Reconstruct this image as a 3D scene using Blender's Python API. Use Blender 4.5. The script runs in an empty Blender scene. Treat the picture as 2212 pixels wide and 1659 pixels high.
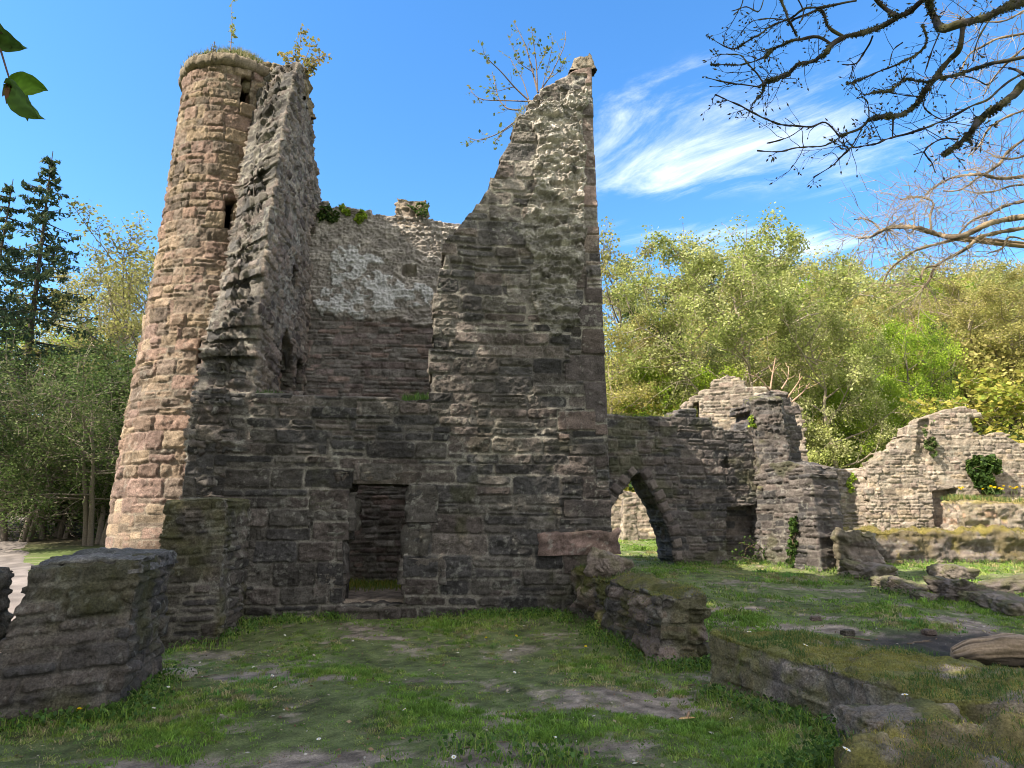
import bpy, math, random
import numpy as np
from mathutils import Vector

# ------------------------------------------------------------------ camera, world, sun, exposure
sc = bpy.context.scene
COL = sc.collection
F_PX, HZN, CX, CY, EYE = 1480.0, 1150.0, 1106.0, 829.5, 1.6     # camera model of the photograph (2212 px wide)
PITCH = math.atan((HZN - CY) / F_PX)
cam_d = bpy.data.cameras.new("camera")
cam = bpy.data.objects.new("camera", cam_d)
COL.objects.link(cam)
cam_d.sensor_fit = 'HORIZONTAL'
cam_d.sensor_width = 36.0
cam_d.lens = 36.0 * F_PX / 2212.0
cam_d.clip_start = 0.05
cam_d.clip_end = 3000
cam.location = (0, 0, EYE)
cam.rotation_euler = (math.pi / 2 + PITCH, 0, 0)
sc.camera = cam

SUN_EL, SUN_AZ = math.radians(45), math.radians(27)     # light travels towards +X and, by SUN_AZ, towards +Y
Ldir = Vector((math.cos(SUN_EL) * math.cos(SUN_AZ), math.cos(SUN_EL) * math.sin(SUN_AZ), -math.sin(SUN_EL)))
sun_d = bpy.data.lights.new("sun", 'SUN')
sun_d.energy = 5.0
sun_d.angle = math.radians(0.5)
sun_d.color = (1.0, 0.89, 0.73)
sun = bpy.data.objects.new("sun", sun_d)
COL.objects.link(sun)
sun.rotation_euler = Ldir.to_track_quat('-Z', 'Y').to_euler()
sun.location = (-30, -8, 30)

world = bpy.data.worlds.new("World")
sc.world = world
world.use_nodes = True
wt = world.node_tree
for n in list(wt.nodes):
    wt.nodes.remove(n)


def N(t, typ, **kw):
    n = t.nodes.new(typ)
    for k, v in kw.items():
        setattr(n, k, v)
    return n


def build_world():
    t = wt
    L = t.links.new
    out = N(t, 'ShaderNodeOutputWorld')
    bg = N(t, 'ShaderNodeBackground')
    bg.inputs[1].default_value = 0.15
    sky = N(t, 'ShaderNodeTexSky', sky_type='NISHITA', sun_disc=False)
    sky.sun_elevation = SUN_EL
    sky.sun_rotation = math.atan2(-Ldir.x, -Ldir.y)
    sky.air_density = 1.0
    sky.dust_density = 0.3
    sky.ozone_density = 3.0
    hsv = N(t, 'ShaderNodeHueSaturation')
    hsv.inputs['Saturation'].default_value = 1.25
    hsv.inputs['Value'].default_value = 1.0
    L(sky.outputs[0], hsv.inputs['Color'])
    # cirrus: noise on a plane high above, kept to the patches the photograph shows
    tc = N(t, 'ShaderNodeTexCoord')
    sep = N(t, 'ShaderNodeSeparateXYZ')
    L(tc.outputs['Generated'], sep.inputs[0])
    mz = N(t, 'ShaderNodeMath', operation='MAXIMUM')
    L(sep.outputs[2], mz.inputs[0])
    mz.inputs[1].default_value = 0.03
    dx = N(t, 'ShaderNodeMath', operation='DIVIDE')
    L(sep.outputs[0], dx.inputs[0]); L(mz.outputs[0], dx.inputs[1])
    dy = N(t, 'ShaderNodeMath', operation='DIVIDE')
    L(sep.outputs[1], dy.inputs[0]); L(mz.outputs[0], dy.inputs[1])
    comb = N(t, 'ShaderNodeCombineXYZ')
    L(dx.outputs[0], comb.inputs[0]); L(dy.outputs[0], comb.inputs[1])

    def noise(scale, sx, sy, rot, detail, rough, dist=0.0):
        mp = N(t, 'ShaderNodeMapping')
        mp.vector_type = 'TEXTURE'
        mp.inputs['Rotation'].default_value = (0, 0, rot)
        mp.inputs['Scale'].default_value = (sx, sy, 1)
        L(comb.outputs[0], mp.inputs[0])
        nz = N(t, 'ShaderNodeTexNoise')
        nz.inputs['Scale'].default_value = scale
        nz.inputs['Detail'].default_value = detail
        nz.inputs['Roughness'].default_value = rough
        nz.inputs['Distortion'].default_value = dist
        L(mp.outputs[0], nz.inputs[0])
        return nz.outputs[0]

    def ramp(v, a, b):
        m = N(t, 'ShaderNodeMapRange')
        m.interpolation_type = 'SMOOTHSTEP'
        m.inputs['From Min'].default_value = a
        m.inputs['From Max'].default_value = b
        L(v, m.inputs['Value'])
        return m.outputs[0]

    def blob(cx, cy, rx, ry, rot=0.0):
        mp = N(t, 'ShaderNodeMapping')
        mp.vector_type = 'TEXTURE'
        mp.inputs['Location'].default_value = (cx, cy, 0)
        mp.inputs['Rotation'].default_value = (0, 0, rot)
        mp.inputs['Scale'].default_value = (rx, ry, 1)
        L(comb.outputs[0], mp.inputs[0])
        ln = N(t, 'ShaderNodeVectorMath', operation='LENGTH')
        L(mp.outputs[0], ln.inputs[0])
        m = N(t, 'ShaderNodeMapRange')
        m.interpolation_type = 'SMOOTHSTEP'
        m.inputs['From Min'].default_value = 1.0
        m.inputs['From Max'].default_value = 0.25
        L(ln.outputs['Value'], m.inputs['Value'])
        return m.outputs[0]

    def op(o, a, b):
        m = N(t, 'ShaderNodeMath', operation=o)
        for i, v in enumerate((a, b)):
            if isinstance(v, (int, float)):
                m.inputs[i].default_value = v
            else:
                L(v, m.inputs[i])
        return m.outputs[0]
    fine = noise(5.0, 2.6, 1.0, -0.75, 11, 0.66, 0.6)
    soft = noise(1.3, 1.0, 1.0, 0.2, 4, 0.5)
    main = blob(0.50, 1.60, 0.56, 0.40, -0.6)
    side = blob(0.95, 1.65, 0.5, 0.35, -0.4)
    low = blob(0.85, 2.25, 0.75, 0.22, 0.1)
    dens = op('ADD', op('MULTIPLY', main, 1.0), op('ADD', op('MULTIPLY', side, 0.35), op('MULTIPLY', low, 0.85)))
    edge = op('ADD', op('MULTIPLY', fine, 1.45), op('MULTIPLY', soft, 0.35))
    cl = ramp(op('ADD', op('MULTIPLY', dens, 0.40), edge), 0.98, 1.75)
    cl = op('MULTIPLY', op('MINIMUM', cl, 0.86), ramp(dens, 0.0, 0.3))
    mix = N(t, 'ShaderNodeMix', data_type='RGBA')
    L(cl, mix.inputs[0])
    L(hsv.outputs[0], mix.inputs[6])
    mix.inputs[7].default_value = (4.4, 4.6, 4.9, 1)
    # unseen bright cloud bank overhead and behind the viewpoint, added to lift the shade
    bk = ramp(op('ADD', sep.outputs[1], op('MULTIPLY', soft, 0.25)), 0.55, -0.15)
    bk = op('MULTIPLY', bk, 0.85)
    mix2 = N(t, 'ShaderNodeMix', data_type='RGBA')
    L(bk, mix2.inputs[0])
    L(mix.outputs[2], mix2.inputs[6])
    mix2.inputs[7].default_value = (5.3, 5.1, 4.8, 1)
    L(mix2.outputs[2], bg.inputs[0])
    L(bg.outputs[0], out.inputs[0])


build_world()
sc.view_settings.view_transform = 'Standard'
sc.view_settings.look = 'None'
sc.view_settings.exposure = 1.28
sc.view_settings.gamma = 1.0
sc.view_settings.use_curve_mapping = False
sc.cycles.max_bounces = 5
sc.cycles.diffuse_bounces = 3
sc.cycles.transmission_bounces = 3
sc.cycles.use_adaptive_sampling = True
sc.cycles.filter_width = 1.0

# ------------------------------------------------------------------ pixel rays (2212 px coordinates)


def ray(x, y):
    u = (x - CX) / F_PX
    v = (CY - y) / F_PX
    return np.array((u, math.cos(PITCH) - v * math.sin(PITCH), math.sin(PITCH) + v * math.cos(PITCH)))


EYEP = np.array((0, 0, EYE))


def at_depth(x, y, Y):
    r = ray(x, y)
    return EYEP + r * (Y / r[1])


def hit(x, y, P0, Nn):
    r = ray(x, y)
    return EYEP + r * (np.dot(P0 - EYEP, Nn) / np.dot(r, Nn))


def at_z(x, y, z):
    r = ray(x, y)
    return EYEP + r * ((z - EYE) / r[2])

# ------------------------------------------------------------------ noise


def _hash(ix, iy, iz, seed):
    a = (ix.astype(np.int64) * 374761393 + iy.astype(np.int64) * 668265263 + iz.astype(np.int64) * 2147483647 + seed * 1274126177) & 0xffffffff
    a = ((a ^ (a >> 13)) * 1274126177) & 0xffffffff
    a = ((a ^ (a >> 15)) * 2246822519) & 0xffffffff
    a = a ^ (a >> 16)
    return (a & 0xffffff) / float(0x1000000)


def vn3(x, y, z, seed=0):
    x, y, z = np.broadcast_arrays(np.asarray(x, float), np.asarray(y, float), np.asarray(z, float))
    ix, iy, iz = np.floor(x), np.floor(y), np.floor(z)
    fx, fy, fz = x - ix, y - iy, z - iz
    fx, fy, fz = [f * f * f * (f * (f * 6 - 15) + 10) for f in (fx, fy, fz)]
    r = 0
    for dx in (0, 1):
        wx = fx if dx else 1 - fx
        for dy in (0, 1):
            wy = fy if dy else 1 - fy
            for dz in (0, 1):
                wz = fz if dz else 1 - fz
                r = r + wx * wy * wz * _hash(ix + dx, iy + dy, iz + dz, seed)
    return r * 2 - 1


def vn2(x, y, seed=0):
    x, y = np.broadcast_arrays(np.asarray(x, float), np.asarray(y, float))
    ix, iy = np.floor(x), np.floor(y)
    fx, fy = x - ix, y - iy
    fx, fy = [f * f * f * (f * (f * 6 - 15) + 10) for f in (fx, fy)]
    zz = np.zeros_like(ix)
    r = 0
    for dx in (0, 1):
        wx = fx if dx else 1 - fx
        for dy in (0, 1):
            wy = fy if dy else 1 - fy
            r = r + wx * wy * _hash(ix + dx, iy + dy, zz, seed)
    return r * 2 - 1


def fbm2(x, y, o=4, seed=0, g=0.5):
    a, r = 1.0, 0
    for i in range(o):
        r = r + a * vn2(x * 2 ** i + 17.3 * i, y * 2 ** i - 9.1 * i, seed + i)
        a *= g
    return r


def fbm3(x, y, z, o=4, seed=0, g=0.5):
    a, r = 1.0, 0
    for i in range(o):
        r = r + a * vn3(x * 2 ** i + 17.3 * i, y * 2 ** i - 9.1 * i, z * 2 ** i + 5.7 * i, seed + i)
        a *= g
    return r


def sstep(a, b, x):
    t = np.clip((x - a) / (b - a), 0, 1)
    return t * t * (3 - 2 * t)


def hv(i, seed):
    z = np.zeros_like(np.asarray(i, float))
    return _hash(np.asarray(i, float), z, z, seed)

# ------------------------------------------------------------------ mesh and object helpers


def mesh_np(name, V, F, col=None, smooth=True, mats=()):
    """F: (n,k) int array, or a list of such arrays with different k."""
    Fs = F if isinstance(F, list) else [F]
    Fs = [f for f in Fs if len(f)]
    me = bpy.data.meshes.new(name)
    me.vertices.add(len(V))
    me.vertices.foreach_set('co', np.ascontiguousarray(V, dtype=np.float32).ravel())
    nl = sum(f.size for f in Fs)
    npoly = sum(len(f) for f in Fs)
    me.loops.add(nl)
    me.polygons.add(npoly)
    me.loops.foreach_set('vertex_index', np.concatenate([f.ravel() for f in Fs]).astype(np.int32))
    tot = np.concatenate([np.full(len(f), f.shape[1]) for f in Fs]).astype(np.int32)
    st = np.concatenate(([0], np.cumsum(tot)[:-1])).astype(np.int32)
    me.polygons.foreach_set('loop_start', st)
    me.polygons.foreach_set('loop_total', tot)
    me.polygons.foreach_set('use_smooth', np.full(npoly, smooth, dtype=bool))
    me.update(calc_edges=True)
    if col is not None:
        a = me.attributes.new('Col', 'FLOAT_COLOR', 'POINT')
        c4 = np.ones((len(V), 4), dtype=np.float32)
        c4[:, :3] = np.clip(col, 0, 1)
        a.data.foreach_set('color', c4.ravel())
    for m in mats:
        me.materials.append(m)
    me.validate()
    return me


def obj(name, me, parent=None, loc=None):
    o = bpy.data.objects.new(name, me)
    COL.objects.link(o)
    if parent is not None:
        o.parent = parent
    if loc is not None:
        o.location = loc
    return o


def tag(o, label=None, cat=None, group=None, kind=None):
    if label:
        o['label'] = label
    if cat:
        o['category'] = cat
    if group:
        o['group'] = group
    if kind:
        o['kind'] = kind
    return o


def thing(name, label, cat, loc=(0, 0, 0), group=None):
    o = bpy.data.objects.new(name, None)
    COL.objects.link(o)
    o.location = loc
    o.empty_display_size = 0.2
    return tag(o, label, cat, group)


def local(o_parent, V):
    return V - np.array(o_parent.location) if o_parent is not None else V


def inside(poly, x, y):
    r = np.zeros(x.shape, bool)
    n = len(poly)
    for i in range(n):
        x0, y0 = poly[i]
        x1, y1 = poly[(i + 1) % n]
        if y0 == y1:
            continue
        c = ((y0 > y) != (y1 > y)) & (x < (x1 - x0) * (y - y0) / (y1 - y0) + x0)
        r ^= c
    return r

# ------------------------------------------------------------------ materials


def mat_attr(name, rough=0.92, nscale=45.0, namt=0.35, bump=0.35, bscale=70.0, bdist=0.01, transl=0.0, spec=0.25, tcol=None):
    m = bpy.data.materials.new(name)
    m.use_nodes = True
    t = m.node_tree
    L = t.links.new
    for n in list(t.nodes):
        t.nodes.remove(n)
    out = N(t, 'ShaderNodeOutputMaterial')
    at = N(t, 'ShaderNodeAttribute', attribute_name='Col')
    col = at.outputs['Color']
    tc = N(t, 'ShaderNodeTexCoord')
    if namt > 0:
        nz = N(t, 'ShaderNodeTexNoise')
        nz.inputs['Scale'].default_value = nscale
        nz.inputs['Detail'].default_value = 8
        nz.inputs['Roughness'].default_value = 0.72
        L(tc.outputs['Object'], nz.inputs[0])
        mr = N(t, 'ShaderNodeMapRange')
        mr.inputs['From Min'].default_value = 0.25
        mr.inputs['From Max'].default_value = 0.75
        mr.inputs['To Min'].default_value = 1 - namt
        mr.inputs['To Max'].default_value = 1 + namt
        L(nz.outputs[0], mr.inputs['Value'])
        mul = N(t, 'ShaderNodeVectorMath', operation='SCALE')
        L(col, mul.inputs[0])
        L(mr.outputs[0], mul.inputs['Scale'])
        col = mul.outputs[0]
    b = N(t, 'ShaderNodeBsdfPrincipled')
    L(col, b.inputs['Base Color'])
    b.inputs['Roughness'].default_value = rough
    b.inputs['Specular IOR Level'].default_value = spec
    if bump > 0:
        bn = N(t, 'ShaderNodeTexNoise')
        bn.inputs['Scale'].default_value = bscale
        bn.inputs['Detail'].default_value = 6
        bn.inputs['Roughness'].default_value = 0.7
        L(tc.outputs['Object'], bn.inputs[0])
        bp = N(t, 'ShaderNodeBump')
        bp.inputs['Strength'].default_value = bump
        bp.inputs['Distance'].default_value = bdist
        L(bn.outputs[0], bp.inputs['Height'])
        L(bp.outputs[0], b.inputs['Normal'])
    sh = b.outputs[0]
    if transl > 0:
        tr = N(t, 'ShaderNodeBsdfTranslucent')
        L(col, tr.inputs[0])
        mx = N(t, 'ShaderNodeMixShader')
        mx.inputs[0].default_value = transl
        L(sh, mx.inputs[1])
        L(tr.outputs[0], mx.inputs[2])
        sh = mx.outputs[0]
    L(sh, out.inputs[0])
    return m


M_STONE = mat_attr('weathered_stone', 0.93, 46, 0.8, 1.0, 50, 0.035)
M_GROUND = mat_attr('soil_and_turf', 0.95, 48, 0.65, 0.9, 55, 0.03)
M_PATH = mat_attr('trodden_gravel', 0.95, 60, 0.4, 0.6, 60, 0.01)
M_LEAF = mat_attr('leaves', 0.55, 0, 0, 0, transl=0.4, spec=0.08)
M_GRASS = mat_attr('grass_blades', 0.6, 0, 0, 0, transl=0.3, spec=0.25)
M_BARK = mat_attr('bark', 0.95, 25, 0.5, 0.8, 45, 0.02)
M_WOOD = mat_attr('driftwood', 0.85, 30, 0.4, 0.6, 50, 0.01)
M_PETAL = mat_attr('petals', 0.6, 0, 0, 0, transl=0.2)

# ------------------------------------------------------------------ masonry relief
DARK = [(.074, .067, .062), (.058, .054, .053), (.094, .086, .078), (.094, .079, .073), (.066, .063, .063), (.108, .099, .089), (.118, .102, .093), (.05, .048, .048)]
WARM = [(0.259, 0.195, 0.147), (0.234, 0.169, 0.134), (0.285, 0.216, 0.156), (0.216, 0.151, 0.126), (0.259, 0.177, 0.143), (0.19, 0.147, 0.122), (0.303, 0.234, 0.173), (0.224, 0.156, 0.134), (0.165, 0.13, 0.108)]
GREY = [(.25, .205, .16), (.30, .25, .20), (.22, .18, .15), (.27, .21, .175), (.33, .28, .225), (.24, .20, .17)]
PLUM = [(.15, .115, .105), (.12, .10, .09), (.17, .13, .115), (.135, .11, .105), (.10, .088, .08)]
MORT_D, MORT_W, MORT_G = (.29, .27, .235), (.30, .25, .2), (.32, .28, .225)


def masonry(s, z, seed, ch=(.09, .27), sl=(.2, .62), joint=.02, depth=.05, warp=.03, split=.28, pal=DARK, mort=MORT_D,
            rough=.022, offs=.05, fill=.5, lichen=.5, quoin=None, seam=2.1):
    shp = s.shape
    s = s.ravel().astype(float)
    z = z.ravel().astype(float)
    rng = np.random.RandomState(seed)
    sw = s + .012 * fbm2(s * 5, z * 6, 3, seed + 2)
    seg = np.floor(sw / seam + .55 * vn2(np.floor(z / .55), np.floor(z / .55) * 0 + 3, seed + 30))
    zw = z + warp * fbm2(s * .5, z * .6, 2, seed) + .007 * fbm2(s * 5, z * 8, 3, seed + 1) + hv(seg, seed + 31) * .35
    z0, z1 = zw.min() - .5, zw.max() + .5
    hts = []
    tot = z0
    edges = [z0]
    while tot < z1:
        tot += rng.uniform(*ch)
        edges.append(tot)
    edges = np.array(edges)
    ci = np.clip(np.searchsorted(edges, zw) - 1, 0, len(edges) - 2)
    zb, zt = edges[ci].copy(), edges[ci + 1].copy()
    sb = np.zeros_like(s)
    st = np.ones_like(s)
    sid = np.zeros_like(s)
    smin, smax = sw.min() - 1.0, sw.max() + 1.0
    for c in range(len(edges) - 1):
        m = ci == c
        rel = (edges[c + 1] - edges[c]) / ch[1]
        n = int((smax - smin) / (sl[0] * .5)) + 3
        ln = rng.uniform(sl[0], sl[1], n) * (.55 + .65 * rel)
        e = smin - rng.uniform(0, .5) + np.cumsum(ln)
        e = np.concatenate(([smin - 2], e))
        if not m.any():
            continue
        k = np.clip(np.searchsorted(e, sw[m]) - 1, 0, len(e) - 2)
        sb[m], st[m] = e[k], e[k + 1]
        sid[m] = c * 1000 + k
    sid = sid + (seg - seg.min()) * 1e6
    if quoin is not None:                      # long and short corner blocks against one edge
        qs, qdir, qh, ql, qw = quoin
        qe = [z0]
        while qe[-1] < z1:
            qe.append(qe[-1] + rng.uniform(*qh))
        qe = np.array(qe)
        qi = np.clip(np.searchsorted(qe, zw) - 1, 0, len(qe) - 2)
        qln = np.where(qi % 2 == 0, ql[0], ql[1]) * (.8 + .4 * hv(qi, seed + 40))
        dist = (qs - sw) * qdir
        mq = (dist < qln) & (hv(qi, seed + 41) < qw)
        zb[mq], zt[mq] = qe[qi][mq], qe[qi + 1][mq]
        a = np.where(qdir > 0, qs - qln, qs - .05)
        b = np.where(qdir > 0, qs + .05, qs + qln)
        sb[mq], st[mq] = a[mq], b[mq]
        sid[mq] = 5e8 + qi[mq]
    isq = sid >= 5e8
    r0 = hv(sid, seed + 3)
    sp = (r0 < split) & ((zt - zb) > .11) & ~isq
    fr = .3 + .4 * hv(sid, seed + 4)
    zm = zb + fr * (zt - zb)
    up = zw > zm
    zb = np.where(sp & up, zm, zb)
    zt = np.where(sp & ~up, zm, zt)
    sid = sid * 2 + (sp & up)
    dxe = np.minimum(sw - sb, st - sw)
    dze = np.minimum(zw - zb, zt - zw)
    k = 45.0
    d = -np.log(np.exp(-k * np.clip(dxe, 0, .3)) + np.exp(-k * np.clip(dze, 0, .3))) / k
    d = d + .007 * vn2(s * 18, z * 24, seed + 5) + .004 * vn2(s * 45, z * 45, seed + 16)
    jn = joint * (.35 + 1.3 * hv(sid, seed + 6))
    e = sstep(0, 1, (d - jn * .4) / .016)
    off = (hv(sid, seed + 7) - .5) * 2 * offs
    tz = (hv(sid, seed + 8) - .4) * .2
    ts = (hv(sid, seed + 9) - .5) * .14
    tilt = (zw - (zb + zt) / 2) * tz + (sw - (sb + st) / 2) * ts
    rg = fbm2(s * 6, z * 7.5, 5, seed + 10, .62) * rough * .8 - np.clip(np.abs(vn2(s * 9, z * 12, seed + 14)) * -1 + .12, 0, 1) * rough * 2.5 * (hv(sid, seed + 15) > .5)
    rg = rg * np.where(isq, .5, 1.0)
    fl = sstep(.0, .5, fbm2(s * .9, z * 1.1, 3, seed + 11) + (fill - .5) * 1.6)      # where mortar still fills the joints
    mh = depth * (.62 * fl + .12 * (1 - fl)) + .012 * vn2(s * 14, z * 14, seed + 12)
    h = (1 - e) * mh + e * (depth + off + tilt + rg)
    h = np.maximum(h, mh - .01)
    pal = np.array(pal)
    ck = (hv(sid, seed + 20) * len(pal)).astype(int)
    col = pal[ck] * (.74 + .52 * hv(sid, seed + 21))[:, None]
    col *= np.clip(1 + .30 * fbm2(s * 5, z * 6, 5, seed + 22, .7), .35, 1.9)[:, None]
    col = np.where(isq[:, None], col * np.array((1.2, 1.08, 1.05)), col)
    mm = ((1 - e) * (.25 + .75 * fl))[:, None]
    col = col * (1 - mm) + np.array(mort) * (.8 + .3 * vn2(s * 9, z * 9, seed + 23)[:, None]) * mm
    li = sstep(.72, .95, fbm2(s * 13 + .35 * z, z * 13 - .35 * s, 3, seed + 24, .6) + .4 * fbm2(s * 2, z * 2, 2, seed + 25)) * lichen
    col = col * (1 - .55 * li[:, None]) + np.array((.42, .42, .37)) * .55 * li[:, None]
    n = sid.astype(np.int64)
    uid, inv = np.unique(n, return_inverse=True)
    cnt = np.bincount(inv)
    cs = (np.bincount(inv, s) / cnt)[inv]
    cz = (np.bincount(inv, z) / cnt)[inv]
    return h.reshape(shp), col.reshape(shp + (3,)), cs.reshape(shp), cz.reshape(shp), sid.reshape(shp)


def slab(name, mapf, outline, T, c=.03, seed=1, mk=None, holes=(), recess=(), ragged=.7, hole_ragged=.15, parent=None, colf=None,
         hf=None, side_amp=1.0, side_c=.05, srange=None, zrange=None, top_moss=0.0, amp=1.0, hard=None, label=None, side_mk=None):
    """A stone wall: outline in (s,z), thickness T, relief on every face. mapf(s,z,d) -> xyz."""
    mk = dict(mk or {})
    ol = np.array(outline)
    s0, s1 = srange or (ol[:, 0].min() - .1, ol[:, 0].max() + .1)
    z0, z1 = zrange or (ol[:, 1].min() - .1, ol[:, 1].max() + .1)
    ns, nz = int((s1 - s0) / c), int((z1 - z0) / c)
    sv = s0 + np.arange(ns + 1) * c
    zv = z0 + np.arange(nz + 1) * c
    S, Z = np.meshgrid(sv, zv, indexing='ij')
    H, Cc, cs, cz, sid = masonry(S, Z, seed, **mk)
    # keep mask on cells
    Sc, Zc = S[:-1, :-1] + c / 2, Z[:-1, :-1] + c / 2
    csc, czc = cs[:-1, :-1], cz[:-1, :-1]
    r = ragged
    if hard is not None:
        r = np.where(hard(Sc, Zc), 0.0, ragged)
    keep = inside(ol, Sc * (1 - r) + csc * r, Zc * (1 - r) + czc * r)
    for hp in holes:
        q = hole_ragged
        keep &= ~inside(hp, Sc * (1 - q) + csc * q, Zc * (1 - q) + czc * q)
    for _ in range(2):      # drop loose cells, fill pin holes
        p = np.pad(keep, 1).astype(int)
        nb = p[:-2, 1:-1] + p[2:, 1:-1] + p[1:-1, :-2] + p[1:-1, 2:]
        keep = np.where(nb <= 1, False, np.where(nb >= 4, True, keep))
    H = H * amp
    if hf is not None:
        H, Cc = hf(S, Z, H, Cc)
    for rp, dep in recess:
        H = np.where(inside(rp, S + .02 * vn2(S * 9, Z * 9, seed), Z + .02 * vn2(S * 9, Z * 9, seed + 1)), H - dep, H)
    H2, C2, _, _, _ = masonry(-S, Z, seed + 500, **mk)
    idx = -np.ones((ns + 1, nz + 1), int)
    used = np.zeros((ns + 1, nz + 1), bool)
    used[:-1, :-1] |= keep; used[1:, :-1] |= keep; used[:-1, 1:] |= keep; used[1:, 1:] |= keep
    idx[used] = np.arange(used.sum())
    nv = used.sum()
    fs, fz, fh, fh2 = S[used].copy(), Z[used].copy(), H[used].copy(), H2[used].copy()
    fc, bc = Cc[used], C2[used]
    I, J = np.nonzero(keep)
    q = np.stack([idx[I, J], idx[I + 1, J], idx[I + 1, J + 1], idx[I, J + 1]], 1)
    qb = q[:, ::-1] + nv
    # boundary edges, directed as in the front quad
    kp = np.pad(keep, 1)
    eds, nrm = [], []
    for (di, dj, a, b, n) in ((0, -1, 0, 1, (0, -1)), (1, 0, 1, 2, (1, 0)), (0, 1, 2, 3, (0, 1)), (-1, 0, 3, 0, (-1, 0))):
        m = ~kp[I + 1 + di, J + 1 + dj]
        eds.append(np.stack([q[m, a], q[m, b]], 1))
        nrm.append(np.tile(np.array(n, float), (m.sum(), 1)))
    eds = np.concatenate(eds)
    nrm = np.concatenate(nrm)
    bn = np.zeros((nv, 2))
    np.add.at(bn, eds[:, 0], nrm)
    np.add.at(bn, eds[:, 1], nrm)
    bv = np.unique(eds)
    # smooth the outline
    P = np.stack([fs, fz], 1)
    for _ in range(2):
        acc = np.zeros((nv, 2)); cn = np.zeros(nv)
        np.add.at(acc, eds[:, 0], P[eds[:, 1]]); np.add.at(acc, eds[:, 1], P[eds[:, 0]])
        np.add.at(cn, eds[:, 0], 1); np.add.at(cn, eds[:, 1], 1)
        P[bv] = P[bv] * .5 + .5 * acc[bv] / cn[bv][:, None]
    accn = np.zeros((nv, 2))
    for _ in range(2):
        accn[:] = 0
        np.add.at(accn, eds[:, 0], bn[eds[:, 1]]); np.add.at(accn, eds[:, 1], bn[eds[:, 0]])
        bn[bv] = bn[bv] + accn[bv]
        ln = np.linalg.norm(bn, axis=1, keepdims=True)
        bn = np.where(ln > 1e-6, bn / np.maximum(ln, 1e-6), 0)
    fs, fz = P[:, 0], P[:, 1]
    fh[bv] -= .02
    fh2[bv] -= .02
    Vf = mapf(fs, fz, fh)
    Vb = mapf(fs, fz, -T - fh2)
    verts, cols = [Vf, Vb], [fc, bc]
    K = max(2, int(T / side_c))
    b_i = -np.ones(nv, int)
    b_i[bv] = np.arange(len(bv))
    nb_ = len(bv)
    base = 2 * nv
    layers = [bv]
    bs, bz, nx, ny = fs[bv], fz[bv], bn[bv, 0], bn[bv, 1]
    for k in range(1, K):
        w = T * k / K
        vert = np.abs(nx) > np.abs(ny)
        a = np.where(vert, w + .0 * bs, bs)
        b = np.where(vert, bz, w * 1.3 + 40 + .25 * bz)
        mk2 = dict(mk); mk2['quoin'] = None
        mk2.update(side_mk or {})
        hh, cc, _, _, _ = masonry(a, b, seed + 900, **mk2)
        dd = side_amp * ((hh - .05) * 1.0 + .05 * fbm3(bs * 3.5, w * 3.5, bz * 6, 3, seed + 77))
        dd *= min(1.0, 2.2 * k / K, 2.2 * (K - k) / K + .2)
        verts.append(mapf(bs + nx * dd, bz + ny * dd, np.full(nb_, -w)))
        if top_moss > 0:
            mo = sstep(.3, .8, ny) * sstep(-.5, .3, fbm2(bs * 2.5, np.full(nb_, w * 2.5), 3, seed + 31)) * top_moss
            cc = cc * (1 - mo[:, None]) + np.array((.085, .10, .025)) * mo[:, None]
        cols.append(cc)
        layers.append(base + (k - 1) * nb_ + np.arange(nb_))
    layers.append(bv + nv)
    e0, e1 = b_i[eds[:, 0]], b_i[eds[:, 1]]
    quads = [q, qb]
    for k in range(K):
        A, B = layers[k], layers[k + 1]
        quads.append(np.stack([A[e1], A[e0], B[e0], B[e1]], 1))
    V = np.concatenate(verts)
    Ccol = np.concatenate(cols)
    if colf is not None:
        Ccol = colf(V, Ccol)
    me = mesh_np(name, local(parent, V), np.concatenate(quads), Ccol, True, [M_STONE])
    o = obj(name, me, parent)
    if label:
        o['label'] = label
    return o


def plane_map(P0, S, Nn):
    P0, S, Nn = np.array(P0, float), np.array(S, float), np.array(Nn, float)

    def f(s, z, d):
        V = P0[None] + s[:, None] * S[None] + d[:, None] * Nn[None]
        V[:, 2] = z
        return V
    return f


def to_sz(pts, P0, S, Nn):
    r = []
    for x, y in pts:
        p = hit(x, y, P0, Nn)
        r.append((float(np.dot(p - P0, S)), float(p[2])))
    return r


def line_frame(A, B):
    """vertical wall plane through ground points A -> B (left to right for the viewer)"""
    A = np.array((A[0], A[1], 0.0)); B = np.array((B[0], B[1], 0.0))
    S = (B - A) / np.linalg.norm(B - A)
    Nn = np.array((S[1], -S[0], 0.0))
    return A, S, Nn


def moss_on(col, V, nz, amt, seed, c=(.10, .105, .022), sc_=2.5):
    m = sstep(-.35, .35, fbm3(V[:, 0] * sc_, V[:, 1] * sc_, V[:, 2] * sc_, 4, seed) + nz) * amt
    cc = np.array(c) * (1 + .35 * vn3(V[:, 0] * 9, V[:, 1] * 9, V[:, 2] * 9, seed + 3))[:, None]
    return col * (1 - m[:, None]) + cc * m[:, None]


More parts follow.
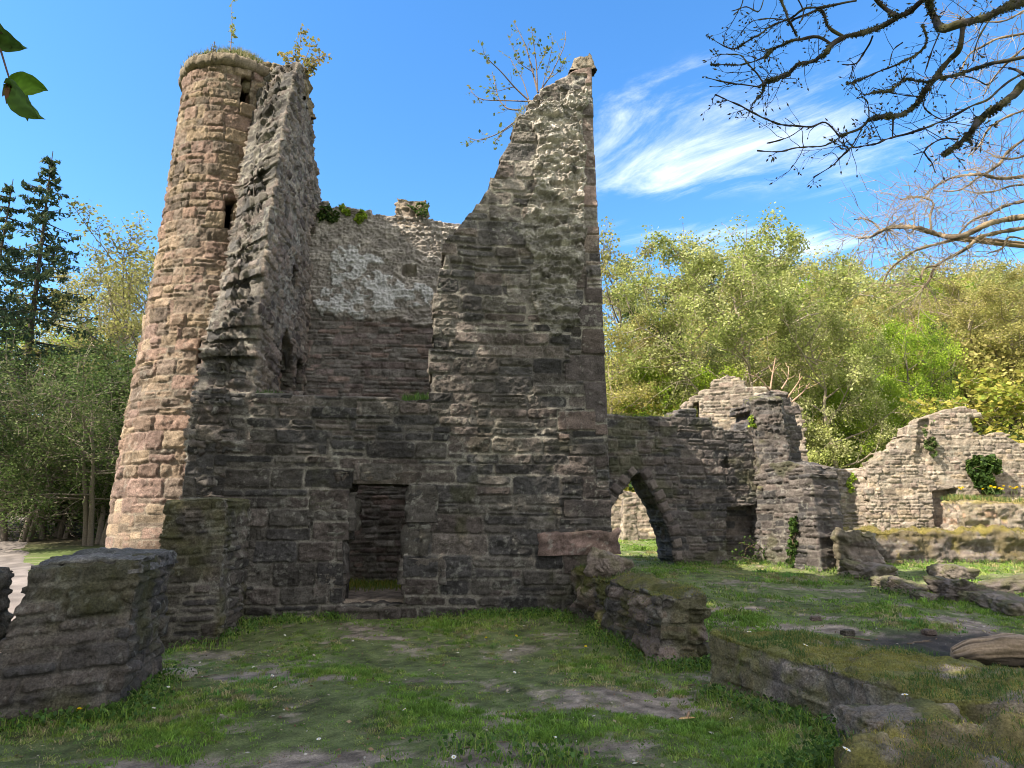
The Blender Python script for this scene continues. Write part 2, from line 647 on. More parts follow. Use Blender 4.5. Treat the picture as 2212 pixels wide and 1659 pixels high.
def rock_box(name, base, top, zb, zt, c=.03, rnd=.06, seed=1, mk=None, lump=.05, moss_top=.7, moss_side=.25, parent=None, mosscol=(.10, .105, .022),
             amp=1.0, label=None):
    """Rounded stone block or wall stub: base and top are 4 ground points (anticlockwise from above), zb / zt 4 heights each."""
    mk = dict(mk or {})
    B = np.array([(p[0], p[1], z) for p, z in zip(base, zb)], float)
    Tt = np.array([(p[0], p[1], z) for p, z in zip(top, zt)], float)
    Lx = max(np.linalg.norm(B[1] - B[0]), np.linalg.norm(B[2] - B[3]))
    Ly = max(np.linalg.norm(B[3] - B[0]), np.linalg.norm(B[2] - B[1]))
    Lz = np.mean(Tt[:, 2] - B[:, 2])
    nx, ny, nz = [max(2, int(l / c)) for l in (Lx, Ly, Lz)]
    keys, faces = [], []
    off = 0

    def grid(na, nb, f):
        nonlocal off
        a, b = np.meshgrid(np.arange(na + 1) / na, np.arange(nb + 1) / nb, indexing='ij')
        keys.append(f(a.ravel(), b.ravel()))
        i, j = np.meshgrid(np.arange(na), np.arange(nb), indexing='ij')
        i, j = i.ravel(), j.ravel()
        w = nb + 1
        faces.append(np.stack([i * w + j, (i + 1) * w + j, (i + 1) * w + j + 1, i * w + j + 1], 1) + off)
        off += (na + 1) * (nb + 1)
    o1, o0 = (lambda a: np.ones_like(a)), (lambda a: np.zeros_like(a))
    grid(nx, ny, lambda a, b: np.stack([a, b, o1(a)], 1))             # top
    grid(nx, nz, lambda a, b: np.stack([a, o0(a), b], 1))             # y=0 side
    grid(nx, nz, lambda a, b: np.stack([1 - a, o1(a), b], 1))         # y=1 side
    grid(ny, nz, lambda a, b: np.stack([o0(a), 1 - a, b], 1))         # x=0 side
    grid(ny, nz, lambda a, b: np.stack([o1(a), a, b], 1))             # x=1 side
    K = np.concatenate(keys)
    Fq = np.concatenate(faces)
    rk = np.round(K * 100000).astype(np.int64)
    _, first, inv = np.unique(rk, axis=0, return_index=True, return_inverse=True)
    inv = inv.ravel()
    K = K[first]
    Fq = inv[Fq]
    D = np.array([Lx, Ly, Lz])
    p = K * D
    lo = np.array([rnd, rnd, -1.0]); hi = np.array([Lx - rnd, Ly - rnd, Lz - rnd])
    qq = np.clip(p, lo, hi)
    dv = p - qq
    ln = np.linalg.norm(dv, axis=1, keepdims=True)
    nl = dv / np.maximum(ln, 1e-9)
    p2 = qq + nl * rnd
    # masonry relief
    side = np.abs(nl[:, 2]) < .6
    onx = np.abs(nl[:, 0]) > np.abs(nl[:, 1])
    a = np.where(side, np.where(onx, p[:, 1] + 3.3, p[:, 0]), p[:, 0])
    b = np.where(side, p[:, 2], p[:, 1] * .8 + 20)
    h, col, _, _, _ = masonry(a, b, seed, **mk)
    h = (h - .04) * amp
    h = np.where(side, h, h * .45)
    p3 = p2 + nl * h[:, None]
    U = p3 / D
    ux, uy, uz = U[:, 0:1], U[:, 1:2], U[:, 2:3]

    def bil(Q):
        return (1 - ux) * (1 - uy) * Q[0] + ux * (1 - uy) * Q[1] + ux * uy * Q[2] + (1 - ux) * uy * Q[3]
    V = bil(B) * (1 - uz) + bil(Tt) * uz
    ex = (B[1] - B[0]) / np.linalg.norm(B[1] - B[0]); ey = (B[3] - B[0]) / np.linalg.norm(B[3] - B[0])
    nw = nl[:, 0:1] * ex + nl[:, 1:2] * ey + nl[:, 2:3] * np.array((0, 0, 1))
    lp = fbm3(V[:, 0] * 2.6, V[:, 1] * 2.6, V[:, 2] * 3.4, 4, seed + 50) * lump
    V = V + nw * lp[:, None]
    col = moss_on(col, V, nl[:, 2] * 1.2 - .75, moss_top, seed + 60, mosscol)
    if moss_side > 0:
        col = moss_on(col, V, -.35 + .4 * sstep(Lz * .4, Lz, p[:, 2]), moss_side, seed + 70, (mosscol[0] * .75, mosscol[1] * .72, mosscol[2] * .8), 1.8)
    me = mesh_np(name, local(parent, V), Fq, col, True, [M_STONE])
    o = obj(name, me, parent)
    if label:
        o['label'] = label
    return o


def boulder_mesh(seed, dims, sub=4, pal=GREY, moss=.4, rough=.22):
    n = 6 * sub
    K, F = [], []
    off = 0
    for ax in range(3):
        for sg in (-1, 1):
            a, b = np.meshgrid(np.linspace(-1, 1, n + 1), np.linspace(-1, 1, n + 1), indexing='ij')
            o_ = np.full(a.size, float(sg))
            a_, b_ = a.ravel(), b.ravel()
            v = [None] * 3
            v[ax] = o_; v[(ax + 1) % 3] = a_ * sg; v[(ax + 2) % 3] = b_
            K.append(np.stack(v, 1))
            i, j = np.meshgrid(np.arange(n), np.arange(n), indexing='ij')
            i, j = i.ravel(), j.ravel(); w = n + 1
            F.append(np.stack([i * w + j, (i + 1) * w + j, (i + 1) * w + j + 1, i * w + j + 1], 1) + off)
            off += (n + 1) ** 2
    K = np.concatenate(K); F = np.concatenate(F)
    rk = np.round(K * 10000).astype(np.int64)
    _, first, inv = np.unique(rk, axis=0, return_index=True, return_inverse=True)
    K = K[first]; F = inv.ravel()[F]
    d = K / (np.abs(K) ** 5.0).sum(1, keepdims=True) ** (1 / 5.0)
    q1 = fbm3(d[:, 0] * 1.3, d[:, 1] * 1.3, d[:, 2] * .8, 5, seed, .6)
    st = np.abs(vn3(d[:, 0] * .8 + seed, d[:, 1] * .8, d[:, 2] * 4.5, seed + 2))
    r = 1 + rough * q1 - .03 * sstep(.12, .0, st) * (np.abs(d[:, 2]) < .8) + .05 * fbm3(d[:, 0] * 6, d[:, 1] * 6, d[:, 2] * 3.5, 3, seed + 4, .6)
    V = d * r[:, None] * np.array(dims) / 2
    rg = np.random.RandomState(seed)
    base = np.array(pal)[rg.randint(len(pal))]
    col = base * (1 + .25 * fbm3(V[:, 0] * 6, V[:, 1] * 6, V[:, 2] * 9, 3, seed + 5))[:, None]
    col = moss_on(col, V, d[:, 2] * .9 - .6, moss, seed + 9, (.09, .10, .025), 4)
    return mesh_np('boulder', V, F, col, True, [M_STONE])

# ------------------------------------------------------------------ terrain
ANG = math.radians(6)
FS = np.array((math.cos(ANG), math.sin(ANG), 0.0))          # along the castle's front
FN = np.array((math.sin(ANG), -math.cos(ANG), 0.0))         # its outward normal
FP = np.array((0.0, 12.0, 0.0))
DIRT = [(1.7, 7.2, 1.5, .42), (.6, 7.0, 1.2, .3), (-2.05, 10.3, .75, .35), (-2.3, 10.9, .5, .6), (-.9, 5.35, 2.3, .42), (-2.9, 8.2, .9, .35), (6.0, 10.3, 2.1, .9), (4.4, 10.9, 1.6, .4),
        (3.6, 12.6, 1.0, .3), (7.5, 11.6, 2.6, .5), (3.4, 8.6, .8, .5), (.4, 5.7, .8, .2), (-1.6, 7.9, 1.2, .2)]


def zt(x, y):
    x = np.asarray(x, float); y = np.asarray(y, float)
    r = .08 * np.maximum(y - 9, 0)
    soft = np.minimum(r, 1.28)
    lf = sstep(-2, -9, x)
    r = soft * (1 - lf) + lf * np.minimum(.085 * np.maximum(y - 9.5, 0), 5.5)
    hill = np.maximum(y - 34, 0) * .40 * sstep(-4, 8, x) * np.clip((x + 4) / 26, 0, 1.3)
    r = r + np.minimum(hill, 34)
    nearf = 1 / (1 + (y / 40) ** 2)
    r = r + (.045 * fbm2(x * .5, y * .5, 3, 5) + .012 * fbm2(x * 3, y * 3, 3, 8)) * nearf
    r = r + .47 * np.exp(-((x - 5.0) / 1.5) ** 2 - ((y - 4.8) / 1.1) ** 2) + .12 * np.exp(-((x - 3.2) / .7) ** 2 - ((y - 4.9) / .5) ** 2)
    r = r - .11 * np.exp(-((x - 1.75) / .6) ** 2 - ((y - 6.6) / 1.1) ** 2)
    # raised floor inside the castle
    a = (x - FP[0]) * FS[0] + (y - FP[1]) * FS[1]
    b = -((x - FP[0]) * FN[0] + (y - FP[1]) * FN[1])
    m = sstep(.15, .4, b) * sstep(4.7, 4.4, b) * sstep(-5.2, -4.9, a) * sstep(1.6, 1.3, a)
    r = r * (1 - m) + (.50 + .02 * fbm2(x * 2, y * 2, 2, 3)) * m
    return r


def dirtmask(x, y):
    d = np.full(np.shape(x), -1.0)
    for cx, cy, rx, ry in DIRT:
        q = 1 - ((x - cx) / rx) ** 2 - ((y - cy) / ry) ** 2
        d = np.maximum(d, q)
    n = fbm2(x * 1.4, y * 1.7, 6, 11, .68)
    m = sstep(.0, .7, d * .8 + .8 * n - .1)
    m = np.maximum(m, .75 * sstep(.52, 1.0, n + .45 * fbm2(x * 5, y * 6, 3, 19)))
    a = (x - FP[0]) * FS[0] + (y - FP[1]) * FS[1]
    b = -((x - FP[0]) * FN[0] + (y - FP[1]) * FN[1])
    ins = (b > .2) & (b < 4.6) & (a > -5) & (a < 1.5)
    m = np.where(ins, sstep(3.2, 2.4, b), m)
    return m


def ashmask(x, y):
    return sstep(-.3, .6, 1 - ((x - 6.2) / 1.9) ** 2 - ((y - 9.9) / .95) ** 2 + .5 * fbm2(x * 2, y * 2, 3, 33))


def mossmask(x, y):
    return sstep(-.2, .5, 1 - ((x - 4.0) / 1.7) ** 2 - ((y - 4.6) / 1.1) ** 2 + .7 * fbm2(x * 2.2, y * 2.2, 3, 37)) * .85


PATH = [(-4.9, 5.0), (-6.3, 7.5), (-7.9, 10.2), (-10.2, 13.6), (-13.4, 18.0), (-17.5, 23.5), (-23, 31), (-30, 42)]


def path_dist(x, y):
    d = np.full(np.shape(x), 99.0)
    for (x0, y0), (x1, y1) in zip(PATH[:-1], PATH[1:]):
        L2 = (x1 - x0) ** 2 + (y1 - y0) ** 2
        t = np.clip(((x - x0) * (x1 - x0) + (y - y0) * (y1 - y0)) / L2, 0, 1)
        d = np.minimum(d, np.hypot(x - x0 - t * (x1 - x0), y - y0 - t * (y1 - y0)))
    return d


def build_ground():
    def axis(fine_lo, fine_hi, step, lo, hi, g):
        a = list(np.arange(fine_lo, fine_hi, step))
        st = step; v = a[-1]; up = []
        while v < hi:
            st = min(st * g, 60); v += st; up.append(v)
        st = step; v = a[0]; dn = []
        while v > lo:
            st = min(st * g, 60); v -= st; dn.append(v)
        return np.array(dn[::-1] + a + up)
    xs = axis(-8, 10, .055, -900, 900, 1.12)
    ys = axis(3.5, 20, .055, -300, 1500, 1.09)
    X, Y = np.meshgrid(xs, ys, indexing='ij')
    Z = zt(X, Y)
    d = dirtmask(X, Y)
    Z = Z - .012 * d
    n = fbm2(X * 2.5, Y * 2.5, 4, 21)
    grass = np.array((.115, .14, .052)) * np.clip(1 + .25 * n + .35 * fbm2(X * 8, Y * 8, 4, 29, .7), .3, 2)[..., None]
    dirt = np.array((.27, .222, .178)) * (1 + .45 * fbm2(X * 6, Y * 7, 4, 23, .7))[..., None]
    far = sstep(18, 30, np.hypot(X, Y))
    mm = mossmask(X, Y)[..., None]
    grass = grass * (1 - mm) + np.array((.23, .23, .065)) * (1 + .5 * fbm2(X * 7, Y * 7, 3, 27))[..., None] * mm
    gf = np.array((.10, .16, .03)) * (1 + .3 * n)[..., None]
    grass = grass * (1 - far[..., None]) + gf * far[..., None]
    wood = sstep(-6, -11, X) * sstep(19, 25, Y) + sstep(34, 40, Y)
    wood = np.clip(wood, 0, 1)[..., None]
    litter = np.array((.06, .052, .03)) * (1 + .4 * n)[..., None]
    col = grass * (1 - d[..., None]) + dirt * d[..., None]
    ash = ashmask(X, Y)[..., None]
    col = col * (1 - ash * .85) + np.array((.022, .021, .022)) * ash * .85
    col = col * (1 - wood) + litter * wood
    nx, ny = X.shape
    i, j = np.meshgrid(np.arange(nx - 1), np.arange(ny - 1), indexing='ij')
    i, j = i.ravel(), j.ravel()
    F = np.stack([i * ny + j, (i + 1) * ny + j, (i + 1) * ny + j + 1, i * ny + j + 1], 1)
    me = mesh_np('ground', np.stack([X.ravel(), Y.ravel(), Z.ravel()], 1), F, col.reshape(-1, 3), True, [M_GROUND])
    tag(obj('ground', me), kind='structure')
    # path ribbon
    pts = []
    for (x0, y0), (x1, y1) in zip(PATH[:-1], PATH[1:]):
        n_ = int(math.hypot(x1 - x0, y1 - y0) / .12)
        for k in range(n_):
            pts.append((x0 + (x1 - x0) * k / n_, y0 + (y1 - y0) * k / n_))
    pts = np.array(pts)
    for _ in range(60):
        pts[1:-1] = pts[1:-1] * .5 + (pts[2:] + pts[:-2]) * .25
    tg = np.gradient(pts, axis=0); tg /= np.linalg.norm(tg, axis=1, keepdims=True)
    nr = np.stack([tg[:, 1], -tg[:, 0]], 1)
    W = 22
    w = np.linspace(-1, 1, W)
    ar = np.arange(len(pts)) * .12
    half = 1.0 + .18 * vn2(ar * .8, 0 * ar, 4)
    Xp = pts[:, None, 0] + nr[:, None, 0] * w[None] * half[:, None]
    Yp = pts[:, None, 1] + nr[:, None, 1] * w[None] * half[:, None]
    Zp = zt(Xp, Yp) + .015 - .03 * (np.abs(w)[None] > .97)
    n = fbm2(Xp * 3, Yp * 3, 4, 3)
    col = np.array((.17, .15, .14)) * (1 + .35 * n)[..., None]
    i, j = np.meshgrid(np.arange(len(pts) - 1), np.arange(W - 1), indexing='ij')
    i, j = i.ravel(), j.ravel()
    F = np.stack([i * W + j, i * W + j + 1, (i + 1) * W + j + 1, (i + 1) * W + j], 1)[:, ::-1]
    me = mesh_np('path', np.stack([Xp.ravel(), Yp.ravel(), Zp.ravel()], 1), F, col.reshape(-1, 3), True, [M_PATH])
    tag(obj('path', me), kind='structure')


build_ground()

# ------------------------------------------------------------------ blades, leaves, tubes


def blades_data(P, hgt, wid, lean, col, rng, up=None):
    """bent two-segment blades -> V, F(tri), col"""
    n = len(P)
    ph = rng.uniform(0, 2 * math.pi, n)
    dx = np.stack([np.cos(ph), np.sin(ph), np.zeros(n)], 1)
    ld = rng.uniform(0, 2 * math.pi, n)
    lv = np.stack([np.cos(ld), np.sin(ld), np.zeros(n)], 1) * (lean * rng.uniform(.2, 1, n) * hgt)[:, None]
    upv = np.array((0, 0, 1.0))[None] * hgt[:, None]
    a = P - dx * wid[:, None] / 2
    b = P + dx * wid[:, None] / 2
    m = P + upv * .55 + lv * .35
    c1 = m - dx * wid[:, None] * .38
    c2 = m + dx * wid[:, None] * .38
    t = P + upv * (1 - .25 * lean) + lv
    V = np.stack([a, b, c2, c1, t], 1).reshape(-1, 3)
    k = np.arange(n)[:, None] * 5
    F = np.concatenate([k + np.array([[0, 1, 2]]), k + np.array([[0, 2, 3]]), k + np.array([[3, 2, 4]])])
    return V, F, np.repeat(col, 5, 0)


def leaf_quads(P, size, col, rng, flat=.3, aspect=1.5):
    n = len(P)
    d = rng.normal(size=(n, 3)); d[:, 2] *= (1 - flat)
    d /= np.linalg.norm(d, axis=1, keepdims=True)
    r = rng.normal(size=(n, 3)); r[:, 2] *= (1 - flat)
    e = np.cross(d, r)
    e = np.cross(e, d)
    e /= np.maximum(np.linalg.norm(e, axis=1, keepdims=True), 1e-6)
    sz = np.asarray(size)[:, None] if np.ndim(size) else size
    a = P - d * sz * aspect / 2
    b = P + e * sz / 2
    c = P + d * sz * aspect / 2
    f = P - e * sz / 2
    V = np.stack([a, b, c, f], 1).reshape(-1, 3)
    F = (np.arange(n)[:, None] * 4 + np.arange(4)[None])
    return V, F, np.repeat(col, 4, 0)


class Tubes:
    def __init__(self):
        self.V, self.F, self.C, self.n = [], [], [], 0

    def add(self, pts, rads, col, sides=5, cap=True):
        pts = np.asarray(pts, float)
        m = len(pts)
        if m < 2:
            return
        t = np.gradient(pts, axis=0)
        t /= np.maximum(np.linalg.norm(t, axis=1, keepdims=True), 1e-9)
        ref = np.array((0, 0, 1.0)) if abs(t[:, 2].mean()) < .8 else np.array((1.0, 0, 0))
        a = np.cross(t, ref); a /= np.maximum(np.linalg.norm(a, axis=1, keepdims=True), 1e-9)
        b = np.cross(t, a)
        th = np.arange(sides) * 2 * math.pi / sides
        r = np.asarray(rads, float)[:, None, None]
        V = pts[:, None] + r * (np.cos(th)[None, :, None] * a[:, None] + np.sin(th)[None, :, None] * b[:, None])
        V = V.reshape(-1, 3)
        i, j = np.meshgrid(np.arange(m - 1), np.arange(sides), indexing='ij')
        i, j = i.ravel(), j.ravel()
        j2 = (j + 1) % sides
        F = np.stack([i * sides + j, i * sides + j2, (i + 1) * sides + j2, (i + 1) * sides + j], 1)[:, ::-1] + self.n
        self.V.append(V); self.F.append(F)
        col = np.asarray(col, float)
        self.C.append(np.tile(col, (len(V), 1)) if col.ndim == 1 else np.repeat(col, sides, 0))
        self.n += len(V)

    def mesh(self, name, mat=None):
        return mesh_np(name, np.concatenate(self.V), np.concatenate(self.F), np.concatenate(self.C), True, [mat or M_BARK])


def merge(parts):
    Vs, Fs, Cs = [], {}, []
    off = 0
    for V, F, Cc in parts:
        Vs.append(V); Cs.append(Cc)
        Fs.setdefault(F.shape[1], []).append(F + off)
        off += len(V)
    return np.concatenate(Vs), [np.concatenate(f) for f in Fs.values()], np.concatenate(Cs)

# ================================================================== the ruined castle
castle = thing('ruined_castle', 'tall ruined stone castle with round turret, square doorway and jagged wall spike', 'castle ruin', tuple(FP + np.array((-2, 1.5, 0))))
FMAP = plane_map(FP, FS, FN)


def fsz(pts):
    return to_sz(pts, FP, FS, FN)


front_ol = fsz([(398, 1420), (395, 1070), (408, 960), (422, 845), (470, 838), (545, 848), (580, 846), (620, 847), (660, 852), (700, 856), (745, 857), (790, 852), (830, 852), (870, 866), (928, 862), (931, 780),
                (936, 700), (944, 610), (960, 530), (985, 500), (1003, 478), (1020, 455), (1040, 420), (1065, 384), (1078, 352), (1100, 318), (1112, 285), (1122, 255), (1140, 225),
                (1152, 207), (1172, 192), (1196, 180), (1214, 168), (1236, 157), (1244, 152), (1276, 148), (1279, 200), (1283, 300), (1288, 420), (1293, 500), (1300, 640), (1305, 750), (1311, 880), (1315, 1000), (1320, 1145),
                (1322, 1200), (1322, 1420)])
front_ol[0] = (front_ol[1][0], -.3)
front_ol[-1] = (front_ol[-2][0], -.3)
S_R = max(p[0] for p in front_ol)
door = fsz([(742, 1303), (752, 1043), (886, 1046), (879, 1130), (868, 1304)])
rend = fsz([(1150, 240), (1262, 190), (1262, 420), (1255, 560), (1248, 700), (1200, 720), (1170, 680), (1150, 620), (1160, 560), (1130, 500), (1175, 400), (1165, 300)])
rz = np.array(rend)


def front_hf(S, Z, H, Cc):
    # rough flaked render on the upper right, jagged and pale
    wob_s, wob_z = S + .10 * fbm2(S * 2, Z * 2, 3, 61), Z + .12 * fbm2(S * 2, Z * 2, 3, 62)
    m = inside(rend, wob_s, wob_z).astype(float)
    m += .8 * ((~inside(rend, wob_s, wob_z)) & inside(rend, wob_s + .12, wob_z))
    m = np.clip(m, 0, 1)
    fl = np.abs(fbm2(S * 7, Z * 15, 4, 71, .6))
    flake = .10 * sstep(-.15, .25, fbm2(S * 3.5 + .3 * fbm2(S * 8, Z * 8, 2, 74), Z * 9, 3, 72)) + .07 * fl - .02
    H = H * (1 - .55 * m) + (H * .35 + flake) * m
    pale = np.array((.30, .285, .265)) * (.85 + .5 * fbm2(S * 5, Z * 9, 3, 73))[..., None]
    Cc = Cc * (1 - .75 * m[..., None]) + pale * .75 * m[..., None]
    # brown stone grows paler and warmer towards the weathered top
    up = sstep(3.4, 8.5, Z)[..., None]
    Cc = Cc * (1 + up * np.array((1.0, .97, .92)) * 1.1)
    # courses grow darker low down
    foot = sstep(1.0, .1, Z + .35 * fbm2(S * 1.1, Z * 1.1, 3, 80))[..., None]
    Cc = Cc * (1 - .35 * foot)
    gm = sstep(.45, .9, fbm2(S * 1.3, Z * 1.6, 4, 90) + .7 * sstep(-3.6, -4.6, S) * sstep(2.3, .5, Z))[..., None] * .4 * sstep(4.2, 2.0, Z)[..., None]
    Cc = Cc * (1 - gm) + np.array((.06, .065, .022)) * gm
    return H, Cc


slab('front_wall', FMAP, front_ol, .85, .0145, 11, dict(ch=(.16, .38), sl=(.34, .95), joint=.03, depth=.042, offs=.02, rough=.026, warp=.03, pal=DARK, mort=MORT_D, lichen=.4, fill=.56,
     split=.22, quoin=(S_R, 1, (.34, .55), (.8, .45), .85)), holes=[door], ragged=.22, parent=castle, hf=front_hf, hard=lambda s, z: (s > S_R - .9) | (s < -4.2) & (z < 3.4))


def block_on_front(name, pxs, d0, d1, seed, col, label=None, lump=.03):
    q = fsz(pxs)       # bl, br, tr, tl in pixels
    pts = [FP + FS * s for s, z in q]
    base = [pts[0] + FN * d1, pts[1] + FN * d1, pts[1] + FN * d0, pts[0] + FN * d0]
    top = [pts[3] + FN * d1, pts[2] + FN * d1, pts[2] + FN * d0, pts[3] + FN * d0]
    return rock_box(name, base, top, [q[0][1], q[1][1], q[1][1], q[0][1]], [q[3][1], q[2][1], q[2][1], q[3][1]], .025, .03, seed,
                    dict(pal=col, ch=(2, 3), sl=(5, 6), rough=.03, offs=0, joint=.001, lichen=.6), lump, .1, .1, castle, label=label)


block_on_front('door_lintel', [(734, 1044), (900, 1047), (903, 1021), (732, 1018)], -.42, .06, 31, [(.12, .10, .088)])
block_on_front('doorstep', [(735, 1400), (862, 1390), (858, 1312), (737, 1310)], -.8, .14, 32, [(.095, .082, .075)])
for i_, q_ in enumerate([[(688, 1146), (746, 1146), (749, 1062), (690, 1060)], [(704, 1238), (743, 1238), (746, 1152), (706, 1152)], [(676, 1300), (741, 1302), (743, 1243), (680, 1243)],
                         [(880, 1128), (940, 1128), (944, 1056), (886, 1056)], [(878, 1200), (918, 1200), (921, 1133), (880, 1133)], [(873, 1262), (950, 1262), (950, 1206), (877, 1206)], [(868, 1304), (915, 1304), (917, 1267), (872, 1267)]]):
    block_on_front('jamb_stone', q_, -.4, .045 + .012 * (i_ % 2), 35 + i_, [[(.105, .095, .086), (.085, .077, .073), (.125, .11, .10)][i_ % 3]])
block_on_front('quoin_block', [(1176, 1200), (1324, 1197), (1322, 1147), (1178, 1152)], -.3, .075, 33, [(.165, .118, .105)])
block_on_front('apex_stone', [(1240, 152), (1279, 152), (1270, 128), (1250, 128)], -.75, .04, 34, [(.28, .24, .19)])

# left side wall, its broken end leaning back
SP = hit(545, 848, FP, FN); SP[2] = 0
SS = -FN.copy(); SN = FS.copy()
T_S = .95


def smap(s, z, d):
    sl = np.interp(z, [3.6, 5.0, 6.6, 9.0, 11.5], [0, .3, 1.05, 1.15, 1.2])
    s2 = s + sl * np.clip(-d / T_S, 0, 1) * np.clip(1 - s / 3.2, 0, 1)
    V = SP[None] + s2[:, None] * SS[None] + d[:, None] * SN[None]
    V[:, 2] = z
    return V


def ssz(pts):
    return to_sz(pts, SP, SS, SN)


T_BACK = 4.25
side_front = ssz([(546, 845), (548, 750), (560, 600), (566, 540), (577, 490), (590, 400), (603, 310), (622, 225), (638, 140)])
side_top = ssz([(650, 138), (656, 185), (664, 232), (668, 262), (672, 300), (676, 340), (681, 385), (688, 425)])
side_front = [(max(.03, s), z) for s, z in side_front]
side_ol = [(.04, -.3)] + [(.04, 2.0)] + side_front + side_top + [(T_BACK + .8, side_top[-1][1]), (T_BACK + .8, -.3)]
h1 = ssz([(596, 846), (598, 770), (611, 706), (625, 750), (631, 800), (632, 846)])
h2 = ssz([(624, 628), (625, 585), (631, 568), (638, 585), (637, 626)])
h3 = ssz([(634, 845), (634, 790), (643, 768), (653, 790), (653, 845)])
slot = ssz([(664, 560), (664, 500), (672, 480), (676, 520), (675, 570)])


def side_hf(S, Z, H, Cc):
    st = fbm2(S * 9, Z * 3.5, 4, 101, .6)
    H = H * .6 + .05 * np.abs(st)
    pale = sstep(.15, .7, fbm2(S * 6, Z * .8, 4, 102))[..., None] * .35
    Cc = Cc * (1 - pale) + np.array((.27, .24, .21)) * pale
    Cc = Cc * (1 + .15 * sstep(4, 8, Z)[..., None])
    return H, Cc


slab('side_wall', smap, side_ol, T_S, .022, 21, dict(ch=(.10, .26), sl=(.2, .6), joint=.022, depth=.06, offs=.05, rough=.03, pal=[tuple(.55 * a + .45 * b for a, b in zip(p, q)) for p, q in zip(GREY + PLUM[:2], PLUM + DARK)], mort=MORT_D, lichen=.6),
     holes=[h1, h2, h3], recess=[(slot, .3)], hole_ragged=0, ragged=.5, parent=castle, hf=side_hf, side_amp=1.5, side_c=.024, side_mk=dict(pal=[tuple(1.35 * v for v in c) for c in DARK], ch=(.12, .26), sl=(.16, .4), depth=.07, offs=.06, rough=.05, joint=.03, fill=.2, warp=.09, split=.2))

# rear wall
RP = SP + SS * T_BACK; RP[2] = 0
RMAP = plane_map(RP, FS, FN)


def rsz(pts):
    return to_sz(pts, RP, FS, FN)


rear_top = rsz([(688, 440), (705, 436), (722, 450), (740, 447), (790, 456), (822, 470), (850, 468), (880, 470), (925, 474), (960, 482), (1000, 490), (1060, 500)])
S_RR = 5.95
rear_ol = [(-.6, -.2), (-.6, rear_top[0][1] - .1)] + rear_top + [(S_RR, rear_top[-1][1] - 1.0), (S_RR, -.2)]
niche = rsz([(868, 599), (868, 577), (900, 577), (900, 599)])
white = rsz([(690, 600), (720, 540), (770, 520), (810, 560), (860, 610), (905, 620), (934, 620), (934, 660), (895, 668), (850, 665), (800, 690), (760, 680), (720, 690), (690, 660)])
z_pl = rsz([(800, 690)])[0][1]
white2 = rsz([(808, 640), (830, 612), (850, 630), (880, 640), (905, 620), (934, 628), (934, 655), (900, 672), (860, 660), (830, 655)])


def rear_hf(S, Z, H, Cc):
    edge = Z - z_pl + .25 * fbm2(S * 1.6, Z * 1.6, 4, 121)
    pm = sstep(-.02, .05, edge)          # plaster above
    fl = fbm2(S * 3.2, Z * 5.0, 5, 122, .6)
    flake = sstep(-.05, .05, fl)
    roughcast = .05 * np.abs(fbm2(S * 9, Z * 14, 4, 123, .65)) + .03 * flake
    H = H * (1 - pm * .6) + (H * .25 + .035 + roughcast) * pm
    gp = np.array((.47, .43, .395)) * (1 + .3 * fl)[..., None]
    Cc = Cc * (1 - .82 * pm[..., None]) + gp * .82 * pm[..., None]
    inw = inside(white, S + .15 * fbm2(S * 2.5, Z * 2.5, 3, 124), Z + .15 * fbm2(S * 2.5, Z * 2.5, 3, 125))
    inw2 = inside(white2, S + .10 * fbm2(S * 2.5, Z * 2.5, 3, 126), Z + .10 * fbm2(S * 2.5, Z * 2.5, 3, 127))
    rid = fbm2(S * 4.2, Z * 4.8, 5, 128, .6)
    wm = np.where(inw2, sstep(-.5, -.3, rid), 0) + np.where(inw, sstep(-.12, .05, rid) * .95, 0)
    wm = np.clip(wm, 0, 1)
    H = H + .05 * wm
    Cc = Cc * (1 - .9 * wm[..., None]) + np.array((.74, .74, .75)) * .9 * wm[..., None]
    return H, Cc


slab('rear_wall', RMAP, rear_ol, .8, .021, 41, dict(ch=(.08, .2), sl=(.18, .6), joint=.02, depth=.034, offs=.02, rough=.02, pal=[tuple(1.5 * v for v in c) for c in PLUM] + [(.21, .195, .18), (.24, .22, .205), (.19, .175, .165)], mort=(.22, .2, .175), lichen=.3, fill=.6),
     recess=[(niche, .38)], ragged=.5, parent=castle, hf=rear_hf)
# little chimney block on the rear wall
cq = rsz([(858, 482), (924, 486), (922, 434), (858, 432)])
cp = [RP + FS * s for s, z in cq]
rock_box('chimney_stack', [cp[0] + FN * .06, cp[1] + FN * .06, cp[1] - FN * .75, cp[0] - FN * .75], [cp[3] + FN * .06, cp[2] + FN * .06, cp[2] - FN * .75, cp[3] - FN * .75],
         [cq[0][1] - .15] * 4, [cq[3][1]] * 4, .03, .05, 45, dict(pal=[(.34, .28, .22), (.28, .23, .19)], ch=(.08, .16)), .05, .5, 0, castle)

# right return wall, unseen end of the tower house
RW0 = FP + FS * (S_R - .06) + FN * -.8
slab('return_wall', plane_map(RW0, -FN, FS), [(0.02, -.3), (.02, 8.4), (.6, 7.2), (1.4, 6.6), (2.2, 5.6), (3.62, 6.0), (3.62, -.3)], .8, .06, 51, dict(pal=DARK), parent=castle, side_c=.1)

# round turret
TC = np.array((-6.35, 14.05))
prof = []
for x, y in [(232, 1190), (262, 960), (303, 750), (345, 540), (372, 360), (396, 200)]:
    r_ = ray(x, y)
    dd = np.array((r_[0], r_[1])); L_ = np.linalg.norm(dd); dd /= L_
    tca = float(np.dot(TC, dd))
    prof.append((EYE + r_[2] / L_ * tca, abs(TC[0] * dd[1] - TC[1] * dd[0])))
prof.sort()
PZ, PR = np.array([p[0] for p in prof]), np.array([p[1] for p in prof])
PR = np.minimum.accumulate(PR)
Z_TOP = 11.42


